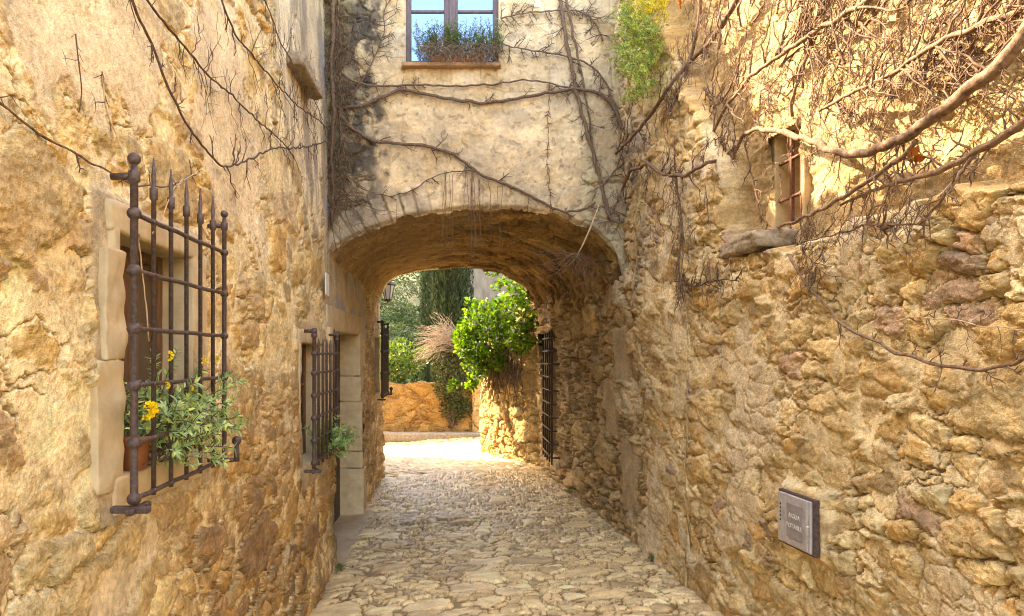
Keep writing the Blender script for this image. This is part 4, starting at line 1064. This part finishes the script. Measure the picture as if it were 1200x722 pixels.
def vine(lab, fn, px, r0, r1, nrm, uax, mat=M_BARK, tmat=M_TWIGD, ntw=12, tl=.15, tr=.004, off=.035, grp=None, depth=1, k=8, amp=.012, seed=1, up=None, name='climbing_vine', extra=None):
    P = np.array([fn(a[0], a[1], a[2] if len(a) > 2 else off) for a in px])
    Q = wobble(resample(P, .03), amp, seed, nrm); n = len(Q)
    root = empty(name, Q[0], lab, 'vine', grp)
    m = MB(); rr = np.linspace(r0, r1, n) * (1 + .18 * noise(np.arange(n) * .3, np.zeros(n) + seed, seed))
    m.tube(Q, rr, k)
    st = m.build('stem', mat, root, True)
    if ntw or extra:
        t = MB()
        for i in range(ntw):
            j = random.randint(0, n - 2); T = Q[j + 1] - Q[j]; a = math.atan2(T[2], float(T @ uax))
            a2 = (a + random.choice((-1, 1)) * random.uniform(.5, 1.4)) if up is None else up + random.gauss(0, .5)
            twig(t, Q[j], a2, tl * random.uniform(.4, 1.5), tr * random.uniform(.7, 1.3), nrm, uax, depth)
        if extra: extra(t)
        tw = t.build('twigs', tmat, root, True); tw['kind'] = 'stuff'
    return root
GF = 'bare vines on the archway house front'
vine('bare vine swooping low over the arch from the left corner', on_facade, [(393, 118), (402, 140), (415, 153), (435, 164), (465, 169), (500, 171), (528, 178), (548, 192), (562, 205), (585, 213), (612, 224), (640, 240), (660, 249), (682, 246), (698, 238)], .017, .011, NF, UF, ntw=22, tl=.12, grp=GF, seed=1)
vine('long bare vine below the upper window sill, the darker lower strand', on_facade, [(398, 128), (425, 123), (452, 113), (472, 104), (492, 109), (530, 117), (572, 121), (612, 114), (650, 107), (682, 104), (702, 110), (718, 122), (727, 140), (729, 152)], .015, .014, NF, UF, ntw=24, tl=.10, grp=GF, seed=2)
vine('thin bare vine running just under the window sill, the upper strand', on_facade, [(398, 84), (415, 96), (440, 102), (480, 99), (530, 101), (580, 99), (615, 93), (645, 97), (672, 106)], .010, .007, NF, UF, ntw=16, tl=.09, grp=GF, seed=3)
vine('straight upright vine trunk between the window and yellow bush', on_facade, [(655, -12), (660, 25), (667, 65), (675, 105), (684, 140), (693, 172), (701, 202), (707, 228), (716, 254)], .019, .013, NF, UF, ntw=18, tl=.16, grp=GF, seed=4)
vine('faint slim vine beside the upright trunk on its right', on_facade, [(662, -12), (668, 25), (676, 60), (684, 100), (692, 150), (698, 190)], .012, .007, NF, UF, mat=M_TWIG, ntw=8, tl=.1, grp=GF, seed=14)
vine('spiky vine branch reaching right of the upper window', on_facade, [(588, 52), (615, 58), (645, 62), (672, 68), (695, 78), (710, 95), (718, 118), (726, 140)], .006, .010, NF, UF, ntw=30, tl=.11, depth=1, grp=GF, seed=5)
vine('topmost spiky vine branch beside the upper window', on_facade, [(588, 22), (608, 16), (632, 14), (658, 12), (685, 14), (700, 30), (706, 48)], .006, .008, NF, UF, ntw=34, tl=.13, grp=GF, seed=6)
vine('vine loop hanging down at the right foot of the arch', on_facade, [(742, 250), (728, 262, .05), (716, 258, .06), (710, 240), (704, 222), (715, 205), (732, 190), (748, 178)], .014, .008, NF, UF, ntw=14, tl=.14, grp=GF, seed=7)
vine('thin dry vine drooping across the voussoirs', on_facade, [(400, 198), (420, 218), (440, 228), (462, 230), (485, 222), (505, 208), (530, 200), (560, 201)], .005, .005, NF, UF, mat=M_TWIG, ntw=8, tl=.08, grp=GF, seed=8)
vine('beaded dry tendril hanging straight down the render', on_facade, [(644, 112), (641, 140), (643, 165), (641, 190), (644, 215), (645, 250)], .003, .003, NF, UF, mat=M_TWIG, ntw=30, tl=.045, tr=.003, depth=0, grp=GF, seed=9, amp=.02)
# creeper on the dark left strip of the facade
def strip_extra(t):
    for i in range(95):
        p = on_facade(random.uniform(386, 404), random.uniform(0, 250), random.uniform(.02, .12))
        twig(t, p, -math.pi / 2 + random.gauss(0, .35), random.uniform(.15, .7), random.uniform(.002, .005), NF, UF, 1, 3)
vine('thick tangle of old vine stems climbing the left corner of the archway house', on_facade, [(389, 262, .06), (391, 220, .06), (388, 180, .06), (392, 130, .07), (388, 80, .07), (391, 30, .07), (389, -15, .07)], .016, .022, NF, UF, mat=M_BARK, tmat=M_TWIG, ntw=20, tl=.3, extra=strip_extra, grp=GF, seed=10)
vine('second old stem in the left corner, pale and slightly twisted', on_facade, [(396, 200, .04), (399, 160, .05), (397, 110, .05), (400, 60, .05), (396, 20, .05), (398, -15, .05)], .007, .010, NF, UF, mat=M_TWIG, tmat=M_TWIG, ntw=22, tl=.25, grp=GF, seed=11)
vine('vine with hooked twigs on the blackened render left of the window', on_facade, [(405, 120), (425, 95), (440, 65), (452, 35), (448, 15), (462, -10)], .006, .005, NF, UF, ntw=26, tl=.12, grp=GF, seed=12)
# tendrils below the arch
def tendrils():
    root = empty('hanging_tendrils', on_facade(555, 240, .02), 'thin dry tendrils dangling from the crown of the arch', 'tendrils')
    for (x, y0, y1, nn) in ((440, 245, 325, 1), (464, 240, 315, 1), (521, 200, 315, 3), (528, 205, 300, 2), (556, 195, 318, 4), (560, 210, 312, 3), (573, 205, 300, 2), (587, 215, 310, 2), (548, 200, 270, 2)):
        for q in range(nn):
            m = MB(); a = on_facade(x + random.uniform(-3, 3), y0, .05); b = on_facade(x + random.uniform(-4, 4), y1 - random.uniform(0, 25), .05)
            P = np.linspace(a, b, 14); P[1:, 0] += np.cumsum(rng.normal(size=13)) * .006; P[1:, 1] += np.cumsum(rng.normal(size=13)) * .006
            m.tube(P, np.linspace(.0024, .0012, 14), 4); m.build('tendril', M_TWIG, root, True)
    root = empty('hanging_roots', on_facade(678, 300, .02), 'broken pale branch with dry roots hanging inside the arch at the right', 'branch')
    m = MB(); m.tube([on_facade(704, 235, .06), on_facade(694, 262, .1), on_facade(684, 285, .12), on_facade(676, 300, .12)], [.006, .007, .007, .004], 6); m.build('stem', M_STRAW, root, True)
    m = MB()
    for i in range(26): twig(m, on_facade(676 + random.uniform(-4, 6), 297, .12), random.choice((-math.pi / 2, -2.4, -.7, -2.9)) + random.gauss(0, .3), random.uniform(.15, .5), .003, NF, UF, 1, 3)
    m.build('twigs', M_TWIG, root, True)
tendrils()
GLV = 'thin vines on the left wall'
vine('thin stem crossing the near left wall to the big grille post', on_left, [(-30, 98), (0, 121), (28, 143), (60, 165), (95, 185), (130, 204), (150, 214, .07), (158, 219, .11), (175, 215, .1), (197, 220, .1), (215, 210, .06), (236, 201)], .0038, .0025, NL, UL, mat=M_TWIG, ntw=7, tl=.06, tr=.0025, grp=GLV, seed=21, off=.02, amp=.008)
vine('vine descending from the roof to the middle of the left wall', on_left, [(148, -12), (165, 25), (185, 70), (200, 110), (215, 140), (232, 165), (250, 185), (262, 196), (282, 192), (300, 183), (318, 174), (345, 174), (366, 170), (382, 166)], .005, .005, NL, UL, mat=M_TWIGD, tmat=M_TWIGD, ntw=30, tl=.14, tr=.003, grp=GLV, seed=22, off=.025)
vine('dark vine slanting above the middle of the left wall', on_left, [(165, -10), (195, 30), (225, 65), (245, 90), (270, 110), (300, 140), (330, 165), (345, 185)], .005, .004, NL, UL, mat=M_TWIGD, tmat=M_TWIGD, ntw=30, tl=.20, tr=.002, grp=GLV, seed=23, off=.02)
vine('dark vine sloping down to the slanted corbel stone', on_left, [(255, -10), (275, 40), (300, 70), (325, 100), (350, 125), (372, 140), (383, 150)], .005, .004, NL, UL, mat=M_TWIGD, tmat=M_TWIGD, ntw=34, tl=.22, tr=.0022, grp=GLV, seed=24, off=.02)
vine('hooked dry stem dangling above the big grille', on_left, [(130, 8), (122, -8), (88, 40), (92, 70), (96, 100), (98, 120), (92, 132)][2:], .0022, .0018, NL, UL, mat=M_TWIGD, tmat=M_TWIGD, ntw=5, tl=.05, tr=.001, grp=GLV, seed=25, off=.02, amp=.006)
vine('pale dry runner looped down over the big grille', on_left, [(120, 85), (122, 130), (140, 165), (152, 200, .1), (155, 219, .13), (158, 250, .13), (165, 300, .13), (170, 350, .13), (175, 400, .12)], .0025, .0022, NL, UL, mat=M_STRAW, ntw=5, tl=.08, tr=.0018, grp=GLV, seed=26, amp=.006)
vine('pale dry runner from the spikes crossing to the second bar', on_left, [(236, 201), (215, 210, .08), (202, 222, .13), (193, 250, .13), (178, 274, .13)], .0025, .002, NL, UL, mat=M_STRAW, ntw=3, tl=.05, tr=.0018, grp=GLV, seed=27, amp=.005)
vine('dark fringe of fine vine at the top of the left wall', on_left, [(305, -10), (318, 20), (330, 55), (350, 80), (365, 110), (378, 140)], .004, .003, NL, UL, mat=M_TWIGD, tmat=M_TWIGD, ntw=40, tl=.22, tr=.002, grp=GLV, seed=28, off=.02)

GRV = 'bare vines on the right wall'
def mass(region, n, L, r, ang, sa, depth=2, off=(.02, .12), k=4):
    def f(t):
        for i in range(n):
            px = random.uniform(region[0], region[2]); py = random.uniform(region[1], region[3])
            twig(t, on_right(px, py, random.uniform(*off)), ang + random.gauss(0, sa), L * random.uniform(.5, 1.4), r * random.uniform(.6, 1.4), NR, UR, depth, k)
    return f
vine('thick sunlit vine bough curving across the right wall over the small barred window', on_right, [(1235, -10, .16), (1200, 40, .16), (1165, 82, .16), (1130, 112, .16), (1095, 138, .15), (1062, 160, .14), (1030, 175, .13), (1000, 180, .13), (972, 176, .12), (948, 164, .12), (925, 157, .11), (900, 152, .11), (882, 151, .10), (870, 158, .09), (862, 178, .06), (855, 200, .05)], .027, .010, NR, UR, mat=M_BARKL, tmat=M_TWIG, ntw=34, tl=.16, grp=GRV, seed=31, amp=.018, k=10, depth=1)
vine('slender bough rising from the window sill slab to the thick bough', on_right, [(897, 272, .06), (935, 258, .1), (968, 243, .12), (1005, 222, .13), (1040, 198, .14), (1062, 180, .14), (1074, 162, .14)], .008, .011, NR, UR, mat=M_BARKL, tmat=M_TWIG, ntw=12, tl=.12, grp=GRV, seed=32)
vine('forked bough entering from the right edge above the ledge', on_right, [(1230, 125, .13), (1195, 148, .13), (1160, 168, .12), (1125, 190, .12), (1090, 205, .12), (1050, 214, .11), (1010, 228, .1), (985, 240, .1)], .017, .006, NR, UR, mat=M_BARKL, tmat=M_TWIG, ntw=26, tl=.14, grp=GRV, seed=33)
vine('bent branch dropping from the forked bough to the ledge', on_right, [(1150, 175, .12), (1130, 198, .12), (1112, 222, .11), (1095, 243, .1), (1078, 262, .08)], .008, .005, NR, UR, mat=M_BARKL, tmat=M_TWIG, ntw=12, tl=.12, grp=GRV, seed=34)
vine('pale bare vine trailing down the lower right wall and along to the right edge', on_right, [(925, 300), (940, 325), (962, 352), (985, 378), (1012, 396), (1045, 410), (1080, 422), (1120, 430), (1160, 433), (1185, 425), (1215, 412)], .007, .007, NR, UR, mat=M_BARKL, tmat=M_TWIG, ntw=16, tl=.10, tr=.0025, grp=GRV, seed=35, off=.03)
vine('faint dry stem lying above the pale trailing vine', on_right, [(1040, 378), (1075, 372), (1110, 374), (1150, 382), (1200, 386)], .003, .002, NR, UR, mat=M_STRAW, tmat=M_TWIG, ntw=10, tl=.08, tr=.002, grp=GRV, seed=36, off=.03)
vine('long dark vine climbing from the arch corner to the top of the wall', on_right, [(722, 180, .04), (742, 160, .05), (765, 132, .06), (785, 100, .07), (805, 75, .08), (830, 52, .09), (850, 25, .09), (870, -12, .1)], .012, .018, NR, UR, ntw=24, tl=.28, grp=GRV, seed=37, depth=2)
vine('thick gnarled vine below the yellow bush at the arch corner', on_right, [(735, 245, .05), (728, 225, .05), (738, 200, .06), (760, 192, .06), (778, 205, .06), (800, 206, .06), (828, 192, .06), (850, 184, .06), (862, 172, .07)], .015, .012, NR, UR, ntw=28, tl=.2, grp=GRV, seed=38, depth=2)
vine('dense twiggy vine thicket in the sun high on the wall', on_right, [(830, 165, .08), (850, 125, .1), (880, 90, .1), (920, 60, .1), (960, 35, .1), (1010, 5, .1), (1040, -15, .1)], .010, .014, NR, UR, mat=M_BARKL, tmat=M_TWIG, ntw=30, tl=.3, tr=.006, grp=GRV, seed=39, depth=2, extra=mass((820, -20, 1010, 140), 55, .38, .0065, .9, .7))
vine('matted twigs arching over the top right of the wall', on_right, [(960, 130, .1), (1000, 108, .12), (1040, 90, .12), (1080, 62, .12), (1120, 40, .12), (1160, 25, .12), (1215, 5, .12)], .008, .012, NR, UR, mat=M_BARKL, tmat=M_TWIG, ntw=50, tl=.2, tr=.0045, grp=GRV, seed=40, depth=2, extra=mass((1000, -20, 1200, 110), 50, .24, .0052, .5, .8))
vine('scattered forked twigs hugging the sunny render around the small window', on_right, [(872, 165, .05), (880, 200, .04), (888, 235, .04), (893, 262, .04)], .005, .004, NR, UR, mat=M_TWIG, tmat=M_TWIG, ntw=10, tl=.1, grp=GRV, seed=41, extra=mass((870, 60, 1190, 220), 60, .15, .0036, -.9, .9, 1, (.01, .07)))
vine('reddish brush of fine twigs sprouting along the ledge', on_right, [(940, 285, .04), (975, 275, .05), (1010, 265, .06), (1050, 262, .06), (1090, 266, .06)], .004, .004, NR, UR, mat=M_TWIG, tmat=M_TWIG, ntw=10, tl=.1, grp=GRV, seed=42, extra=mass((935, 240, 1075, 290), 90, .10, .0018, 1.2, .9, 1, (.02, .10), 3))
vine('dry dead tangle below the ledge near the slab', on_right, [(930, 275, .04), (945, 300, .05), (962, 318, .05), (985, 325, .05)], .004, .002, NR, UR, mat=M_TWIG, tmat=M_TWIGD, ntw=36, tl=.14, tr=.002, grp=GRV, seed=43, depth=2)
vine('fine dry creeper matting the shaded wall right of the arch', on_right, [(800, 345, .04), (795, 310, .04), (800, 260, .04), (792, 215, .05), (790, 160, .05)], .006, .006, NR, UR, mat=M_TWIG, tmat=M_TWIG, ntw=40, tl=.3, tr=.0025, grp=GRV, seed=44, depth=1, up=-1.57, extra=mass((735, 150, 860, 330), 50, .22, .0026, -1.4, .7, 1, (.01, .05), 3))
vine('small dark snarl of twigs stuck on the shaded wall', on_right, [(790, 330), (815, 335), (840, 328), (866, 330)], .006, .004, NR, UR, mat=M_TWIGD, tmat=M_TWIGD, ntw=34, tl=.14, tr=.003, grp=GRV, seed=45, depth=1)
vine('twiggy stem fringing the top of the shaded wall beside the yellow bush', on_right, [(785, 130, .08), (800, 100, .1), (812, 60, .1), (820, 20, .1), (822, -15, .1)], .010, .012, NR, UR, mat=M_BARK, tmat=M_TWIG, ntw=34, tl=.3, tr=.003, grp=GRV, seed=46, depth=2)
# curled rusty leaves caught in the vines
for (px, py, lb) in ((1073, 182, 'curled orange dead leaf caught under the thick bough'), (797, 3, 'orange dead leaf at the top beside the yellow bush')):
    P = np.repeat(on_right(px, py, .12)[None], 6, 0) + rng.normal(size=(6, 3)) * .012
    V, Fq, cc = leaf_mesh(P, rdir(6), rdir(6), .042, .035, leafcol(6, (.36, .12, .03)))
    o = link('dead_leaf', mesh_np('dead_leaf', V, Fq, cc, False), M_LEAF); tag(o, lb, 'leaf')

# ================================================================== PLANTS
def sprigs(name, root, bases, L, nl, leafL, leafW, cols, spread=.6, droop=.2, mat=M_LEAF, stemmat=M_TWIG, out=np.array((0, 0, 0)), stemr=.002, rose=False):
    m = MB(); Ps, Ds, Ns = [], [], []; tips = []
    for b in bases:
        d = np.array((random.gauss(0, spread), random.gauss(0, spread), 1.)) + out; d /= np.linalg.norm(d); l = L * random.uniform(.55, 1.25)
        P = [np.array(b, float)]
        for i in range(6):
            d = d + np.array((0, 0, -droop * .25)) + rng.normal(size=3) * .10; d /= np.linalg.norm(d); P.append(P[-1] + d * l / 6)
        m.tube(P, np.linspace(stemr, stemr * .5, 7), 4); tips.append((P[-1], d))
        P = np.array(P)
        t = rng.random(nl) ** (.45 if rose else .8) * 6; i0 = np.clip(t.astype(int), 0, 5); f = (t - i0)[:, None]
        pp = P[i0] * (1 - f) + P[i0 + 1] * f; ax = P[i0 + 1] - P[i0]; ax /= np.linalg.norm(ax, axis=1)[:, None]
        rd = np.cross(ax, rdir(nl)); rd /= np.linalg.norm(rd, axis=1)[:, None]
        Ps.append(pp); Ds.append(rd + ax * .55); Ns.append(ax + .25 * rdir(nl))
    st = m.build('stem', stemmat, root, True); st['kind'] = 'stuff'
    P = np.concatenate(Ps); n = len(P); s = .6 + .6 * rng.random(n)
    V, Fq, cc = leaf_mesh(P, np.concatenate(Ds), np.concatenate(Ns), leafL * s, leafW * s, leafcol(n, cols, .25))
    link(name, mesh_np(name, V, Fq, cc, False), mat, root)
    return tips
def pot(root_label, x, y, z, r, h):
    root = empty('plant_pot', (x, y, z), root_label, 'pot')
    m = MB(); m.lathe((x, y, z), [(r * .72, 0), (r * .95, h * .8), (r * 1.08, h * .8), (r * 1.1, h), (r * .95, h), (r * .9, h * .88)], 20); m.build('pot_body', M_TERRA, root, True)
    m = MB(); m.lathe((x, y, z), [(r * .9, h * .86), (r * .5, h * .9), (.01, h * .91)], 16); m.build('soil', M_DARK, root, True)
    return root
pot('terracotta pot on the sill behind the big grille', -1.165, 2.46, W1[2] + .01, .055, .12)
pot('second terracotta pot further along behind the big grille', -1.17, 2.78, W1[2] + .01, .055, .11)
def grille_plant():
    root = empty('flowering_plant', (-1.12, 2.62, W1[2] + .14), 'blue green leafy plant with yellow flowers growing through the big grille', 'plant')
    bases = [(-1.13 + random.uniform(-.03, .05), 2.42 + random.random() * .46, 1.40 + random.uniform(-.05, .03)) for _ in range(120)]
    bases = [b if i % 3 else (b[0] - .02, b[1], b[2] + .10) for i, b in enumerate(bases)]
    tips = sprigs('foliage', root, bases, .25, 32, .034, .0095, [(.36, .48, .24), (.28, .42, .22), (.42, .54, .24), (.50, .58, .18)], .55, .35, M_LEAFS, M_TWIG, np.array((.38, .08, -.2)), .0028, True)
    # yellow umbels
    k = 0
    for (px, py, r) in ((170, 482, .026), (175, 480, .024), (197, 417, .016), (238, 422, .015), (266, 500, .017), (195, 452, .011), (223, 455, .010), (254, 420, .012)):
        z = EYE; x = -.995
        Y = -x * F / (CX - px); c = np.array((x, Y, EYE + (CY - py) / F * Y))
        n = 44; d = rdir(n); d[:, 0] = np.abs(d[:, 0])
        V, Fq, cc = leaf_mesh(c + d * r * .8, d + .3 * rdir(n), rdir(n), r * .48, r * .45, leafcol(n, (.85, .62, .03)))
        link('flower', mesh_np('flower', V, Fq, cc, False), M_LEAFS, root)
grille_plant()
def small_plant():
    root = empty('potted_plant', (-1.08, 5.7, .9), 'small pale green plant poking through the narrow grille by the doorway', 'plant')
    bases = [(-1.08 + random.uniform(-.03, .05), 5.45 + random.random() * .25, .93 + random.uniform(-.02, .05)) for _ in range(60)]
    sprigs('foliage', root, bases, .26, 26, .04, .012, [(.28, .42, .16), (.36, .48, .18), (.22, .34, .12)], .5, .3, M_LEAFS, M_TWIG, np.array((.45, .0, 0)), .002, True)
small_plant()
def sill_plants():
    root = empty('window_box', (-.06, YF - .05, FW[2]), 'terracotta trough on the upper window sill', 'planter')
    m = MB(); m.box(-.26, .25, YF - .070, YF + .03, FW[2] + .000, FW[2] + .085, .008); m.build('trough', M_TERRA, root)
    root = empty('sill_plants', (.02, YF - .05, FW[2] + .1), 'wispy green and dry brown herbs filling the trough on the upper window', 'plant')
    bases = [(-.36 + .76 * random.random(), YF - .03 + random.uniform(-.04, .03), FW[2] + .10) for _ in range(200)]
    sprigs('foliage', root, bases, .24, 26, .026, .007, [(.17, .27, .09), (.22, .33, .11), (.13, .22, .08)], .22, .05, M_LEAFS, M_TWIG, np.array((0, -.12, 0)), .0016)
    r2 = root
    m = MB()
    for i in range(560):
        b = np.array((-.30 + .68 * random.random(), YF - .07, FW[2] + .08 + random.uniform(-.05, .08)))
        P = [b]; d = np.array((random.gauss(0, .5), -.35, random.uniform(-.3, .9)))
        for k in range(6): d = d + np.array((0, .02, -.28)); d /= np.linalg.norm(d); P.append(P[-1] + d * random.uniform(.015, .03))
        m.tube(P, .0016, 3)
    m.build('dry_stems', M_STEM, r2, True)
sill_plants()
def yellow_bush():
    root = empty('wall_bush', on_right(760, 60, .1), 'feathery green bush with yellow flowering top growing from the wall corner', 'bush')
    YL = [(.64, .56, .05), (.72, .62, .05), (.44, .50, .06), (.62, .58, .06)]; GR = [(.26, .38, .08), (.34, .44, .09), (.18, .29, .07), (.40, .42, .12)]
    for (cl, cols, nm) in (([(752, -8, 14, 60), (770, 5, 12, 60), (782, -12, 10, 40), (762, 20, 12, 50)], YL, 'flowering_top'),
                           ([(738, 25, 9, 50), (748, 48, 13, 80), (765, 42, 9, 40), (742, 78, 8, 60), (752, 100, 8, 50), (760, 78, 7, 35), (748, 118, 6, 22), (733, 60, 5, 22), (772, 62, 6, 18)], GR, 'foliage')):
        bases = []
        for (cx, cy, r, n) in cl:
            for _ in range(n): bases.append(on_right(cx + random.gauss(0, r * .55), cy + random.gauss(0, r * .8), random.uniform(.05, .26)))
        sprigs(nm, root, bases, .17 if nm == 'foliage' else .14, 30, .026, .006, cols, .55, .5, M_LEAFS, M_TWIG, np.array((-.2, -.3, -.3 if nm == 'foliage' else .3)), .0018)
yellow_bush()

def foot_weeds():
    for (x, y, lb) in ((-1.02, 5.95, 'small weed tuft at the foot of the left wall before the doorway'), (1.36, 8.35, 'small weed tuft at the foot of the right wall below the tall grille'), (1.60, 5.65, 'tiny weed growing where the right wall meets the cobbles')):
        z = float(ground(np.array(x), np.array(y))) + .01
        root = empty('weed', (x, y, z), lb, 'weed')
        sprigs('foliage', root, [(x + random.uniform(-.03, .03), y + random.uniform(-.05, .05), z) for _ in range(14)], .07, 10, .022, .007, [(.10, .15, .04), (.16, .20, .06)], .6, .3, M_LEAFS, M_TWIG)
foot_weeds()
def dead_leaves():
    n = 150; X = np.where(rng.random(n) < .5, -1.0 + np.abs(rng.normal(size=n)) * .10, 0); Y = 3.2 + 10 * rng.random(n) ** 1.3
    X = np.where(X == 0, XRy(Y) - .14 - np.abs(rng.normal(size=n)) * .12, X)
    P = np.stack([X, Y, ground(X, Y) + .03], 1); N = rdir(n) * .35 + np.array((0, 0, 1.))
    me = mesh_np('litter', *(lambda r: (r[0], r[1], r[2]))(leaf_mesh(P, rdir(n) * np.array((1, 1, .1)), N, .03 * (.6 + .8 * rng.random(n)), .018, leafcol(n, [(.22, .13, .06), (.15, .09, .045), (.30, .20, .09)]))), False)
    tag(link('leaf_litter', me, M_LEAFD), 'scattered small dead leaves along both wall feet', None, None, 'stuff')
dead_leaves()
